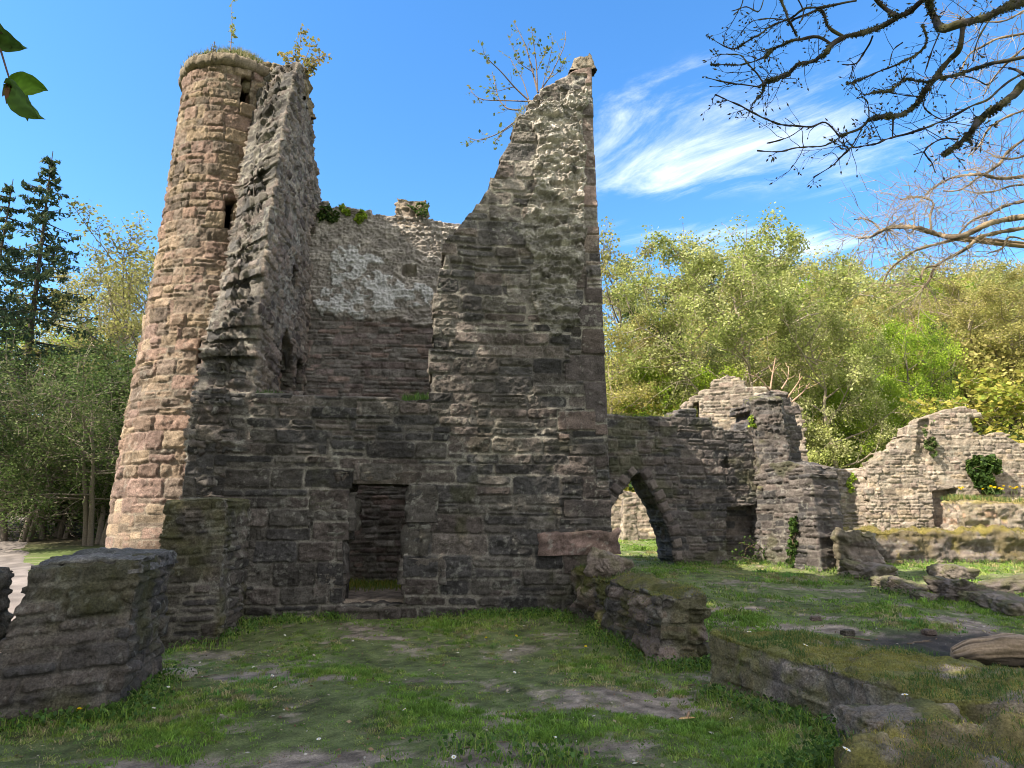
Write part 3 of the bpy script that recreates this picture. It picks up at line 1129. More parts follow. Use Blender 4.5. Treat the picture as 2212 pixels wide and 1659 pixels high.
def turret_r(z):
    return np.interp(z, PZ, PR)


R0 = 1.7


def tmap(s, z, d):
    th = s / R0
    r = turret_r(z) + d
    return np.stack([TC[0] + r * np.sin(th), TC[1] - r * np.cos(th), z], 1)


def tpix(x, y):
    """pixel on the turret surface -> (s, z)"""
    r_ = ray(x, y)
    rad = 1.6
    for _ in range(12):
        a = r_[0] ** 2 + r_[1] ** 2
        b = -2 * (r_[0] * TC[0] + r_[1] * TC[1])
        c_ = TC[0] ** 2 + TC[1] ** 2 - rad ** 2
        disc = max(b * b - 4 * a * c_, 0)
        t = (-b - math.sqrt(disc)) / (2 * a)
        p = EYEP + r_ * t
        rad = float(turret_r(p[2]))
    return (R0 * math.atan2(p[0] - TC[0], TC[1] - p[1]), float(p[2]))


slits = [[tpix(*p) for p in q] for q in ([(519, 224), (523, 168), (541, 170), (537, 226)], [(483, 495), (489, 430), (508, 434), (502, 470), (499, 497)], [(424, 800), (428, 738), (440, 738), (437, 800)])]


def tur_hf(S, Z, H, Cc):
    up = sstep(5.5, 9.5, Z)[..., None]
    Cc = Cc * (1 - up * np.array((.10, .10, .12)))
    foot = sstep(2.6, 1.2, Z + .4 * fbm2(S, Z, 3, 140))
    H = H * (1 - .6 * foot) + .04 * foot
    och = sstep(.1, .6, fbm2(S * 1.2, Z * 1.2, 3, 141))[..., None] * .1
    Cc = Cc * (1 - och) + np.array((.36, .26, .13)) * och
    return H, Cc


slab('round_turret', tmap, [(-math.pi * R0, -.3), (math.pi * R0, -.3), (math.pi * R0, Z_TOP), (-math.pi * R0, Z_TOP)], .32, .02, 61,
     dict(ch=(.15, .38), sl=(.3, .8), joint=.026, depth=.034, offs=.02, rough=.02, warp=.03, seam=2.4, pal=WARM, mort=MORT_W, lichen=.35, split=.3, fill=.45), holes=slits, ragged=0, parent=castle, hf=tur_hf, side_c=.08,
     srange=(-math.pi * R0, math.pi * R0), zrange=(-.3, Z_TOP))


def build_turret_top():
    # projecting ring of slabs
    nseg, K = 240, 14
    th = np.arange(nseg) * 2 * math.pi / nseg
    rt = float(turret_r(Z_TOP))
    pr = [(rt - .2, Z_TOP - .02), (rt + .04, Z_TOP - .02), (rt + .12, Z_TOP + .02), (rt + .14, Z_TOP + .08), (rt + .13, Z_TOP + .18), (rt + .10, Z_TOP + .24), (rt, Z_TOP + .28), (rt - .3, Z_TOP + .32)]
    RD = rt + .06
    V, Cc = [], []
    slab_i = np.floor(th / (2 * math.pi) * 17 + .2 * vn2(th * 3, th * 0, 3))
    joint = np.minimum((th / (2 * math.pi) * 17) % 1, 1 - (th / (2 * math.pi) * 17) % 1)
    for k, (r, z) in enumerate(pr):
        rr = r + (hv(slab_i, 5) - .5) * .07 + .03 * vn2(th * 20, th * 0 + k * .8, 7) - .05 * (joint < .05) * (1 < k < 6)
        zz = z + (hv(slab_i, 6) - .5) * .05 + .02 * vn2(th * 14, th * 0 + k, 8)
        V.append(np.stack([TC[0] + rr * np.sin(th), TC[1] - rr * np.cos(th), zz], 1))
        Cc.append(np.array((.23, .19, .14)) * (.8 + .4 * hv(slab_i, 9))[:, None] * (1 + .2 * vn2(th * 30, th * 0 + k, 10))[:, None])
    V, Cc = np.concatenate(V), np.concatenate(Cc)
    i, j = np.meshgrid(np.arange(len(pr) - 1), np.arange(nseg), indexing='ij')
    i, j = i.ravel(), j.ravel(); j2 = (j + 1) % nseg
    F = np.stack([i * nseg + j, i * nseg + j2, (i + 1) * nseg + j2, (i + 1) * nseg + j], 1)
    obj('coping_ring', mesh_np('coping_ring', local(castle, V), F, Cc, True, [M_STONE]), castle)
    # turf dome
    nr = 26
    rr = np.linspace(0, RD, nr)
    TH, RR = np.meshgrid(th, rr, indexing='ij')
    X = TC[0] + RR * np.sin(TH); Y = TC[1] - RR * np.cos(TH)
    Z = Z_TOP + .26 + 0.75 * np.cos(np.clip(RR / RD, 0, 1) * math.pi / 2) ** 1.3 + .06 * fbm2(X * 3, Y * 3, 3, 12)
    n = fbm2(X * 3, Y * 3, 3, 15)
    cc = np.array((.17, .15, .06)) * (1 + .4 * n)[..., None]
    i, j = np.meshgrid(np.arange(nseg), np.arange(nr - 1), indexing='ij')
    i, j = i.ravel(), j.ravel(); i2 = (i + 1) % nseg
    F = np.stack([i * nr + j, i * nr + j + 1, i2 * nr + j + 1, i2 * nr + j], 1)
    o = obj('turf_cap', mesh_np('turf_cap', local(castle, np.stack([X.ravel(), Y.ravel(), Z.ravel()], 1)), F, cc.reshape(-1, 3), True, [M_GROUND]), castle)
    rng = np.random.RandomState(3)
    n = 5200
    th_, r_ = rng.uniform(0, 2 * math.pi, n), (RD + .04) * np.sqrt(rng.uniform(0, 1, n))
    x, y = TC[0] + r_ * np.sin(th_), TC[1] - r_ * np.cos(th_)
    z = Z_TOP + .24 + 0.75 * np.cos(np.clip(r_ / RD, 0, 1) * math.pi / 2) ** 1.3
    c = np.array([(.25, .22, .10), (.16, .19, .06), (.32, .28, .16), (.11, .15, .05)])[rng.randint(4, size=n)]
    V, F, Cc = blades_data(np.stack([x, y, z], 1) - np.array(castle.location), rng.uniform(.06, .22, n), np.full(n, .014), .9, c, rng)
    g = obj('dry_grass', mesh_np('dry_grass', V, F, Cc, False, [M_GRASS]), castle)
    g['kind'] = 'stuff'


build_turret_top()
# slab and rubble capping the top of the side wall beside the turret
cs_ = [SP + SS * t_ + SN * n_ for t_, n_ in ((1.75, .05), (3.0, .05), (3.1, -T_S - .3), (1.9, -T_S - .3))]
rock_box('wall_cap', cs_, cs_, [11.0] * 4, [11.72, 11.5, 11.55, 11.8], .025, .07, 66, dict(pal=[(.27, .21, .14), (.22, .18, .13)], ch=(.12, .2), sl=(.4, .8)), .07, .5, .1, castle, mosscol=(.2, .17, .06))

# ================================================================== wall stubs close to the camera
NEARMK = dict(ch=(.09, .24), sl=(.25, .75), joint=.03, depth=.05, offs=.03, rough=.026, pal=[(.085, .076, .07), (.066, .061, .06), (.105, .09, .08), (.095, .085, .072), (.125, .107, .092)], mort=(.21, .195, .165), lichen=.4, fill=.55, split=.25)


def stub(name, label, group, base, top, zb, ztop, seed, **kw):
    c = np.mean([(p[0], p[1]) for p in base], 0)
    t = thing(name, label, 'wall', (c[0], c[1], float(np.mean(zb))), group)
    rock_box('masonry', base, top, zb, ztop, seed=seed, parent=t, **kw)
    return t


G_ST = 'low broken wall stubs round the castle'
MK1 = dict(NEARMK)
st1 = stub('wall_stub', 'dark chest-high wall stub with a flat slab top, nearest the camera on the left', G_ST,
     [(-4.45, 6.0), (-3.56, 6.72), (-3.98, 8.3), (-5.25, 8.15)], [(-4.33, 6.4), (-3.6, 6.86), (-3.98, 8.25), (-4.95, 8.3)], [-.25] * 4, [1.27, 1.33, 1.37, 1.36], 71,
     c=.0145, rnd=.04, mk=MK1, lump=.045, moss_top=.12, moss_side=.4)
tq = [(-4.42, 6.5), (-3.58, 6.86), (-3.95, 8.28), (-5.0, 8.32)]
rock_box('cap_slab', tq, tq, [1.16, 1.22, 1.26, 1.26], [1.31, 1.37, 1.40, 1.40], .0145, .03, 77, dict(pal=[(.15, .142, .145), (.12, .115, .118)], ch=(.4, .6), sl=(.5, .9), rough=.03, offs=.02, joint=.01, lichen=.5), .035, .12, .1, st1)
st2 = stub('wall_stub', 'taller narrow wall stub butting the castle front left of the doorway', G_ST,
     [(-5.0, 9.85), (-4.06, 10.0), (-4.3, 11.5), (-5.3, 11.4)], [(-4.98, 9.95), (-4.12, 10.05), (-4.3, 11.5), (-5.25, 11.4)], [-.25] * 4, [2.05, 2.08, 2.12, 2.1], 72,
     c=.0145, rnd=.04, mk=dict(MK1, lichen=.6), lump=.035, moss_top=.3, moss_side=.55)
st3 = stub('wall_stub', 'mossy waist-high wall stub jutting from the right foot of the castle front', G_ST,
     [(1.72, 8.75), (2.45, 9.0), (1.85, 12.2), (1.05, 11.95)], [(1.85, 8.85), (2.45, 9.05), (1.85, 12.2), (1.05, 11.95)], [-.2] * 4, [.84, .82, .98, 1.0], 73,
     c=.0145, rnd=.06, mk=dict(MK1, pal=MK1['pal'] + [(.2, .16, .13), (.17, .135, .12)], ch=(.14, .34)), lump=.09, moss_top=.75, moss_side=.5)
st4 = stub('wall_stub', 'broad ankle-high mossy wall sinking into the grassy mound at lower right', G_ST,
     [(3.05, 5.45), (5.2, 4.5), (3.25, 8.2), (2.16, 8.0)], [(3.08, 5.5), (5.0, 4.6), (3.2, 8.1), (2.18, 7.95)], [-.25] * 4, [.40, .45, .50, .53], 74,
     c=.0145, rnd=.05, mk=dict(MK1, pal=[(.25, .21, .18), (.22, .185, .165), (.28, .24, .20), (.19, .155, .14)], ch=(.16, .34), sl=(.4, .9), fill=.7, mort=(.24, .21, .18)), lump=.045, moss_top=.85, moss_side=.55,
     mosscol=(.20, .20, .045))
cm = obj('moss_cushion', boulder_mesh(321, (.75, .6, .42), 6, [(.2, .17, .14)], .9, .16), st4)
cm.location = np.array((2.78, 5.32, .14)) - np.array(st4.location)
st5 = stub('wall_stub', 'moss-covered stone mass at the very bottom right corner of the view', G_ST,
     [(1.85, 4.1), (4.6, 3.4), (5.0, 4.85), (2.15, 5.05)], [(1.95, 4.1), (4.5, 3.45), (4.9, 4.8), (2.25, 5.0)], [-.2] * 4, [.22, .40, .46, .26], 75,
     c=.018, rnd=.09, mk=dict(MK1, pal=[(.24, .20, .17), (.2, .17, .15)], ch=(.2, .4), sl=(.4, .9)), lump=.12, moss_top=.9, moss_side=.8, mosscol=(.18, .165, .04))
# far-left fragment cut by the frame
st6 = stub('wall_stub', 'stone wall end just showing at the left frame edge beside the path', G_ST,
     [(-6.5, 6.9), (-5.42, 7.0), (-5.75, 8.2), (-6.8, 8.2)], [(-6.5, 6.9), (-5.36, 7.05), (-5.75, 8.2), (-6.8, 8.2)], [-.2] * 4, [1.2, 1.12, 1.2, 1.2], 76, c=.03, rnd=.08, mk=MK1, lump=.06, moss_top=.2, moss_side=.2)
rk = obj('fallen_stone', boulder_mesh(81, (.62, .5, .42), 5, [(.22, .18, .155)], .35), None, (1.55, 11.45, 1.06))
rk.rotation_euler = (.1, .35, .3)
tag(rk, 'loose pale boulder perched where the right stub meets the castle corner', 'stone')

# ================================================================== archway wall
AA, AS, AN = line_frame((1.6, 17.85), (6.75, 19.05))
arch = thing('archway_ruin', 'dark ruined wall with a tall pointed archway, right of the castle', 'ruin', (4.5, 18.4, .7))
AMAP = plane_map(AA, AS, AN)


def asz(pts):
    return to_sz(pts, AA, AS, AN)


a_top = asz([(1240, 893), (1312, 895), (1360, 899), (1420, 902), (1468, 897), (1472, 886), (1492, 884), (1498, 898), (1530, 910), (1560, 926), (1600, 930), (1618, 925), (1622, 880), (1640, 856), (1665, 845), (1700, 850), (1716, 870), (1724, 900)])
a_ol = [(0, .3)] + [(0, a_top[0][1])] + a_top + [(a_top[-1][0] + .12, .3)]
a_hole = asz([(1312, 1240), (1314, 1120), (1326, 1090), (1345, 1060), (1366, 1030), (1380, 1020), (1398, 1045), (1420, 1090), (1440, 1135), (1452, 1175), (1458, 1240)])
# the reveal on the right is seen beyond the front edge
a_win = asz([(1570, 1200), (1568, 1098), (1640, 1090), (1642, 1150), (1630, 1205)])
a_small = asz([(1555, 1000), (1570, 985), (1578, 1010), (1560, 1012)])
ARCHMK = dict(ch=(.1, .27), sl=(.25, .7), joint=.022, depth=.034, offs=.022, rough=.022, pal=[(.092, .080, .076), (.076, .068, .067), (.108, .094, .086), (.12, .10, .092), (.058, .055, .056)], mort=(.19, .175, .155), lichen=.45, fill=.5)


def arch_hf(S, Z, H, Cc):
    gm = sstep(.2, .7, fbm2(S * 1.2, Z * 1.5, 4, 190) + .6 * sstep(1.6, .6, Z))[..., None] * .4
    Cc = Cc * (1 - gm) + np.array((.07, .075, .022)) * gm
    return H, Cc


slab('arch_wall', AMAP, a_ol, .9, .022, 151, ARCHMK, holes=[a_hole], recess=[(a_win, .5), (a_small, .2)], ragged=.6, hole_ragged=.1, parent=arch, hf=arch_hf)


def build_voussoirs():
    arc = asz([(1456, 1215), (1452, 1175), (1440, 1135), (1420, 1090), (1398, 1045), (1380, 1020)])
    arc2 = asz([(1380, 1020), (1366, 1030), (1345, 1060), (1326, 1090), (1314, 1120)])
    out = []
    for a in (arc, arc2):
        P = np.array(a)
        L_ = np.concatenate(([0], np.cumsum(np.linalg.norm(np.diff(P, axis=0), axis=1))))
        n = max(3, int(L_[-1] / .30))
        for k in range(n):
            l0, l1 = L_[-1] * k / n + .012, L_[-1] * (k + 1) / n - .012
            p0 = np.array([np.interp(l0, L_, P[:, i]) for i in (0, 1)]); p1 = np.array([np.interp(l1, L_, P[:, i]) for i in (0, 1)])
            t = (p1 - p0) / np.linalg.norm(p1 - p0)
            n_ = np.array((t[1], -t[0]))
            w = .30 + .05 * ((k * 7) % 3 - 1)
            out.append((p0, p1, p1 + n_ * w, p0 + n_ * w))
    Vs, Fs, Cs, off = [], [], [], 0
    rg = np.random.RandomState(4)
    for q in out:
        m = 6
        a, b = np.meshgrid(np.linspace(0, 1, m + 1), np.linspace(0, 1, m + 1), indexing='ij')
        a, b = a.ravel(), b.ravel()
        s = (1 - a) * (1 - b) * q[0][0] + a * (1 - b) * q[1][0] + a * b * q[2][0] + (1 - a) * b * q[3][0]
        z = (1 - a) * (1 - b) * q[0][1] + a * (1 - b) * q[1][1] + a * b * q[2][1] + (1 - a) * b * q[3][1]
        ed = np.minimum(np.minimum(a, 1 - a), np.minimum(b, 1 - b))
        d = .05 * sstep(0, .10, ed) + .045 + .015 * vn2(s * 15, z * 15, 4) - .10 * (ed < .01)
        Vs.append(AMAP(s, z, d))
        i, j = np.meshgrid(np.arange(m), np.arange(m), indexing='ij'); i, j = i.ravel(), j.ravel(); w = m + 1
        f = np.stack([i * w + j, (i + 1) * w + j, (i + 1) * w + j + 1, i * w + j + 1], 1)
        Fs.append(f + off); off += len(s)
        Cs.append(np.tile(np.array([(.15, .125, .115), (.125, .105, .10), (.17, .145, .13)][rg.randint(3)]), (len(s), 1)))
    me = mesh_np('arch_ring', local(arch, np.concatenate(Vs)), np.concatenate(Fs), np.concatenate(Cs), True, [M_STONE])
    obj('arch_ring', me, arch)


build_voussoirs()
# wall returning towards the camera, with the pier above
BA, BS, BN = line_frame((6.62, 19.25), (7.42, 17.3))
# the viewer sees its left-hand face
b_top = to_sz([(1640, 1003), (1680, 1000), (1705, 996), (1725, 1003), (1748, 1006)], BA, BS, BN)
slab('return_wall', plane_map(BA, BS, BN), [(0, .2), (0, b_top[0][1])] + b_top + [(b_top[-1][0] + .05, b_top[-1][1] - .2), (b_top[-1][0] + .10, .2)], .85, .022, 161,
     dict(ARCHMK, ch=(.09, .24), offs=.035), ragged=.12, parent=arch, hf=arch_hf, side_amp=1.0)
pz = at_depth(1680, 845, 18.6)[2]
rock_box('pier', [(6.72, 18.95), (7.5, 18.3), (7.9, 19.2), (6.9, 19.9)], [(6.66, 18.86), (7.42, 18.3), (7.7, 19.2), (6.8, 19.7)], [.3] * 4, [pz - .1, pz - .2, pz - .2, pz], .03, .15, 165,
         dict(ARCHMK, ch=(.07, .16), offs=.04, rough=.035), .09, .5, .1, arch)

# ================================================================== sunlit gables behind
PALEMK = dict(ch=(.09, .25), sl=(.18, .55), joint=.025, depth=.036, offs=.024, rough=.022, pal=GREY + [(.34, .27, .2), (.3, .25, .21)], mort=MORT_G, lichen=.5, fill=.45)
g1 = thing('gable_ruin', 'sunlit pointed gable with a narrow dark window, rising behind the archway wall', 'ruin', (8, 24, 1.2))
GA, GS, GN = line_frame((5.2, 25.0), (11.5, 23.7))
g1t = to_sz([(1462, 900), (1466, 882), (1480, 868), (1510, 850), (1535, 838), (1545, 822), (1568, 808), (1590, 815), (1620, 832), (1660, 838), (1690, 848), (1712, 862), (1730, 885), (1738, 930), (1745, 1000)], GA, GS, GN)
g1w = to_sz([(1498, 905), (1497, 872), (1508, 868), (1510, 905)], GA, GS, GN)
slab('gable_wall', plane_map(GA, GS, GN), [(g1t[0][0] - .05, .5)] + g1t + [(g1t[-1][0], .5)], .8, .03, 171, PALEMK, holes=[g1w], ragged=.6, parent=g1)

g2 = thing('gable_ruin', 'broad sunlit gable with an ivy clump and a broken chimney top, far right', 'ruin', (13.5, 24, 1.2))
HA, HS, HN = line_frame((12.2, 24.6), (19, 24.0))
g2t = to_sz([(1868, 1010), (1885, 1000), (1910, 975), (1940, 950), (1962, 925), (1990, 903), (2030, 890), (2075, 879), (2112, 885), (2118, 900), (2095, 906), (2100, 925), (2120, 950), (2135, 938), (2160, 932), (2200, 955), (2260, 985)], HA, HS, HN)
g2n = to_sz([(2020, 1140), (2014, 1062), (2066, 1055), (2066, 1140)], HA, HS, HN)
g2g = to_sz([(1975, 1000), (1985, 910), (2005, 905), (2015, 960), (2000, 1005)], HA, HS, HN)
slab('gable_wall', plane_map(HA, HS, HN), [(g2t[0][0] - .02, .5)] + g2t + [(g2t[-1][0], .5)], .8, .028, 172, PALEMK, recess=[(g2n, .55), (g2g, .12)], ragged=.6, parent=g2, top_moss=.3)
JA, JS, JN = line_frame((11.2, 26.0), (12.75, 24.7))
g2l = to_sz([(1780, 1012), (1830, 1012), (1892, 1016)], JA, JS, JN)
slab('flank_wall', plane_map(JA, JS, JN), [(-1.2, .5), (-1.2, g2l[0][1])] + g2l + [(g2l[-1][0], .5)], .7, .03, 173, dict(PALEMK, joint=.035), parent=g2, ragged=.5)
qz = at_depth(2100, 1078, 22.4)[2]
rock_box('bench_wall', [(14.3, 22.2), (19, 21.9), (19, 23.4), (14.5, 23.6)], [(14.4, 22.3), (19, 22.0), (19, 23.4), (14.5, 23.6)], [.6] * 4, [qz - .1, qz, qz + .1, qz], .04, .12, 174, dict(PALEMK, pal=GREY + [(.36, .24, .18)]), .1, .8, .2, g2,
         mosscol=(.30, .25, .08))

# ================================================================== low walls at right
LOWMK = dict(ARCHMK, pal=[(.15, .125, .11), (.12, .10, .09), (.18, .15, .125), (.2, .165, .14)], lichen=.5)
st7 = stub('wall_stub', 'knee-high grey wall end with a tilted cap stone beside the return of the archway wall', G_ST,
     [(7.75, 16.7), (8.75, 16.3), (9.25, 18.6), (8.3, 18.9)], [(7.8, 16.8), (8.55, 16.6), (9.2, 18.6), (8.35, 18.8)], [.35] * 4, [1.70, 1.55, 1.62, 1.7], 181, c=.03, rnd=.1, mk=LOWMK, lump=.12, moss_top=.3, moss_side=.35)
st8 = stub('wall_stub', 'long low wall with a thick mossy top crossing the grass below the broad gable', G_ST,
     [(9.0, 18.9), (18.5, 19.0), (18.5, 19.9), (9.0, 19.8)], [(9.0, 18.95), (18.5, 19.05), (18.5, 19.9), (9.0, 19.8)], [.5] * 4, [1.62, 1.66, 1.7, 1.66], 182, c=.04, rnd=.1, mk=LOWMK, lump=.12, moss_top=.9, moss_side=.5, mosscol=(.2, .165, .04))
rng_ = np.random.RandomState(12)
ROCKS = [(1885, 1240, .9, 'flat pale slab lying against the grey wall end at right'), (1935, 1262, .55, 'squat stone leaning on the slab in the tumbled row'), (1975, 1275, .6, 'mossy stone in the middle of the tumbled row'),
         (2075, 1245, .75, 'rounded pale boulder in the grass below the long low wall'), (2090, 1288, .9, 'wide flat half buried stone in the tumbled row'), (2140, 1300, .55, 'small brown stone beside the wide flat stone'),
         (2190, 1280, .8, 'dark stone stacked at the right end of the tumbled row'), (2205, 1318, .7, 'low stone under the stacked dark stone at the frame edge'), (2010, 1292, .4, 'smallest stone of the tumbled row')]
for i_, (x, y, w, lab) in enumerate(ROCKS):
    Yg = 13.5
    for _ in range(30):
        p = at_depth(x, y + 8, Yg)
        Yg += (p[2] - float(zt(p[0], Yg))) * 2.0
        Yg = min(max(Yg, 8), 19)
    p = at_depth(x, y + 8, Yg)
    o = obj('fallen_stone', boulder_mesh(200 + i_, (w * 1.15, w * .9, w * .5), 5, [(.17, .145, .125), (.14, .12, .11), (.2, .17, .145)], .55), None, (p[0], Yg + .2, float(zt(p[0], Yg)) + w * .12))
    o.rotation_euler = (0, rng_.uniform(-.2, .2), rng_.uniform(0, 3))
    tag(o, lab, 'stone', 'tumbled stones of the fallen wall at right')

# far field seen through the arch
far = thing('field_wall', 'pale sunlit rubble wall seen through the pointed archway', 'wall', (7, 30, 1.3))
FA, FSs, FNn = line_frame((2, 30.5), (12, 29.5))
slab('rubble_wall', plane_map(FA, FSs, FNn), [(0, .8), (0, 3.3), (2, 3.5), (4, 3.2), (6, 3.35), (10, 3.1), (10, .8)], .7, .05, 191, PALEMK, parent=far, ragged=.5)
rock_box('pillar', [(4.15, 26.2), (4.75, 26.2), (4.75, 27), (4.15, 27)], [(4.2, 26.25), (4.72, 26.25), (4.7, 27), (4.2, 27)], [1.0] * 4, [2.9] * 4, .04, .05, 192, PALEMK, .05, .3, .1, far)

# ================================================================== trees
LEAFC = {
    'willow': [(.37, .395, .135), (.32, .355, .11), (.42, .43, .20), (.26, .31, .085)],
    'olive': [(.38, .345, .115), (.33, .315, .095), (.43, .38, .15), (.27, .28, .08)],
    'bright': [(.22, .33, .035), (.28, .38, .04), (.16, .27, .03), (.34, .42, .06)],
    'ivy': [(.045, .085, .022), (.06, .11, .025), (.035, .065, .02), (.09, .14, .03)],
    'ivytree': [(.09, .14, .035), (.12, .17, .04), (.07, .11, .03), (.20, .24, .06)],
    'spruce': [(.05, .08, .042), (.036, .062, .036), (.075, .10, .045)],
    'thorn': [(.105, .155, .045), (.075, .115, .035), (.16, .185, .08), (.055, .09, .028)],
    'gold': [(.33, .31, .06), (.38, .34, .075), (.27, .29, .05), (.22, .28, .05)],
    'sparse': [(.30, .30, .10), (.34, .32, .12), (.26, .25, .08)],
}
BARKC = {'grey': (.16, .135, .11), 'pale': (.30, .25, .19), 'dark': (.06, .05, .042)}


def perp(rng, d):
    r = rng.normal(size=3)
    v = r - d * np.dot(r, d)
    return v / np.linalg.norm(v)


def tree_data(seed, H=10., tr=.16, first=.25, nb=18, n2=6, n3=4, spread=1.0, rise=.55, blen=.42, leaves=10000, lsize=.14, pal='willow', bark='grey', shape='round', lspread=.28,
              lean=0., trunks=1, leaf_low=0.0):
    """-> (Tubes, leaf parts): a tapered trunk, limbs, twigs, and leaves scattered round the twigs"""
    rng = np.random.RandomState(seed)
    T = Tubes()
    tips = []
    bc = np.array(BARKC[bark])
    for tk in range(trunks):
        a0 = rng.uniform(0, 6.28)
        off = np.array((math.cos(a0), math.sin(a0), 0)) * (.35 if trunks > 1 else 0)
        ln = np.array((math.cos(a0), math.sin(a0), 0)) * (lean + (.22 if trunks > 1 else 0))
        n = 12
        tt = np.linspace(0, 1, n)
        wob = np.cumsum(rng.normal(size=(n, 3)) * np.array((.035, .035, 0)) * H * .35, axis=0)
        tp = off + tt[:, None] * np.array((0, 0, 1.0)) * H * .93 + (tt ** 1.3)[:, None] * ln * H + wob * tt[:, None]
        T.add(tp, tr * (1 - tt) ** .8 + .012, bc, 7)
        m = max(4, nb // trunks)
        for b in range(m):
            f = first + (1 - first) * (b + rng.uniform(0, .9)) / m
            f = min(f, .985)
            p = np.array([np.interp(f, tt, tp[:, i]) for i in range(3)])
            g = (f - first) / (1 - first)
            if shape == 'round':
                prof = math.sin(math.pi * (.18 + .74 * g)) ** .7
            elif shape == 'vase':
                prof = .45 + .55 * math.sin(math.pi * (.1 + .75 * g))
            else:
                prof = 1.05 - .8 * g
            L1 = H * blen * prof * rng.uniform(.75, 1.15)
            az = b * 2.4 + rng.uniform(-.5, .5)
            up = rise * (.35 + .9 * g) + rng.uniform(-.12, .2)
            d = np.array((math.cos(az) * spread, math.sin(az) * spread, up)); d /= np.linalg.norm(d)
            k = 7
            u = np.linspace(0, 1, k)
            bend = np.cumsum(rng.normal(size=(k, 3)) * .05 * L1, axis=0) + (u ** 2)[:, None] * np.array((0, 0, .18 * L1))
            bp = p + u[:, None] * d * L1 + bend * u[:, None]
            r1 = max(.012, tr * .42 * (1 - f * .6))
            T.add(bp, r1 * (1 - u) ** .8 + .006, bc, 5)
            for c in range(n2):
                f2 = .25 + .75 * (c + rng.uniform(0, .9)) / n2
                f2 = min(f2, .99)
                q = np.array([np.interp(f2, u, bp[:, i]) for i in range(3)])
                L2 = L1 * .5 * (1.15 - f2 * .75) * rng.uniform(.7, 1.2)
                d2 = d * .6 + perp(rng, d) * .85 + np.array((0, 0, .15)); d2 /= np.linalg.norm(d2)
                u2 = np.linspace(0, 1, 5)
                cp2 = q + u2[:, None] * d2 * L2 + np.cumsum(rng.normal(size=(5, 3)) * .06 * L2, axis=0) * u2[:, None]
                T.add(cp2, r1 * .4 * (1 - u2) + .005, bc * 1.1, 4)
                for e in range(n3):
                    f3 = .2 + .8 * (e + rng.uniform(0, .9)) / n3
                    q3 = np.array([np.interp(min(f3, 1), u2, cp2[:, i]) for i in range(3)])
                    L3 = L2 * .55 * rng.uniform(.6, 1.2)
                    d3 = d2 * .5 + perp(rng, d2) * .8 + np.array((0, 0, .1)); d3 /= np.linalg.norm(d3)
                    e3 = q3 + d3 * L3
                    T.add([q3, q3 + d3 * L3 * .5 + rng.normal(size=3) * .04 * L3, e3], [.009, .007, .004], bc * 1.2, 3)
                    tips.append((q3, e3))
    tips = np.array(tips)
    leafp = []
    if leaves:
        ti = rng.randint(len(tips), size=leaves)
        w = np.clip(rng.uniform(size=len(tips)) * 1.9 - .3, .06, 1)       # some twigs stand barer than others
        keep = rng.uniform(size=leaves) < w[ti]
        ti = ti[keep]
        f = rng.uniform(.1, 1.1, len(ti))[:, None]
        P = tips[ti, 0] * (1 - f) + tips[ti, 1] * f + rng.normal(size=(len(ti), 3)) * lspread * np.array((1, 1, .75))
        pc = np.array(LEAFC[pal])
        tone = (.75 + .5 * hv(ti, seed))[:, None]
        col = pc[(hv(ti * 3 + rng.randint(2, size=len(ti)), seed + 1) * len(pc)).astype(int)] * tone * rng.uniform(.8, 1.2, (len(ti), 1))
        leafp.append(leaf_quads(P, lsize * rng.uniform(.7, 1.3, len(ti)), col, rng))
    return T, leafp


def spruce_data(seed, H=17., tr=.22, base=.12):
    rng = np.random.RandomState(seed)
    T = Tubes()
    tt = np.linspace(0, 1, 14)
    tp = np.stack([.15 * np.sin(tt * 3), .1 * np.sin(tt * 5), tt * H], 1)
    T.add(tp, tr * (1 - tt) + .015, BARKC['dark'], 7)
    P, Cc, Sz = [], [], []
    nw = 30
    for w in range(nw):
        f = base + (1 - base) * (w / nw) ** 1.0
        z = f * H
        Lb = H * .24 * (1 - f) ** .8 + .25
        for k in range(rng.randint(5, 8)):
            az = rng.uniform(0, 6.28)
            L = Lb * rng.uniform(.55, 1.15)
            u = np.linspace(0, 1, 7)
            droop = -.35 * u ** 1.3 * L + .22 * L * u ** 3
            bp = np.stack([np.interp(f, tt, tp[:, 0]) + math.cos(az) * u * L, np.interp(f, tt, tp[:, 1]) + math.sin(az) * u * L, z + droop + .12 * L * u], 1)
            T.add(bp, .035 * (1 - u) + .006, BARKC['dark'], 3)
            m = int(34 * L / 2 + 8)
            uu = rng.uniform(.12, 1, m)
            side = rng.uniform(-1, 1, m) * .32 * L * (1.05 - uu)
            q = np.stack([np.interp(uu, u, bp[:, i]) for i in range(3)], 1)
            q[:, 0] += -math.sin(az) * side; q[:, 1] += math.cos(az) * side
            q[:, 2] -= rng.uniform(0, .28, m) * (.4 + L * .25) + np.abs(side) * .25
            P.append(q); Sz.append(rng.uniform(.06, .13, m))
    P = np.concatenate(P); Sz = np.concatenate(Sz)
    pc = np.array(LEAFC['spruce'])
    col = pc[rng.randint(len(pc), size=len(P))] * rng.uniform(.7, 1.4, (len(P), 1))
    return T, [leaf_quads(P, Sz, col, rng, -.6, 2.8)]


TREE_CACHE = {}


def tree_meshes(key, fn, **kw):
    if key not in TREE_CACHE:
        T, lp = fn(**kw)
        tm = T.mesh(key + '_trunk')
        cm = None
        if lp:
            V, F, Cc = merge(lp)
            cm = mesh_np(key + '_crown', V, F, Cc, False, [M_LEAF])
        TREE_CACHE[key] = (tm, cm)
    return TREE_CACHE[key]


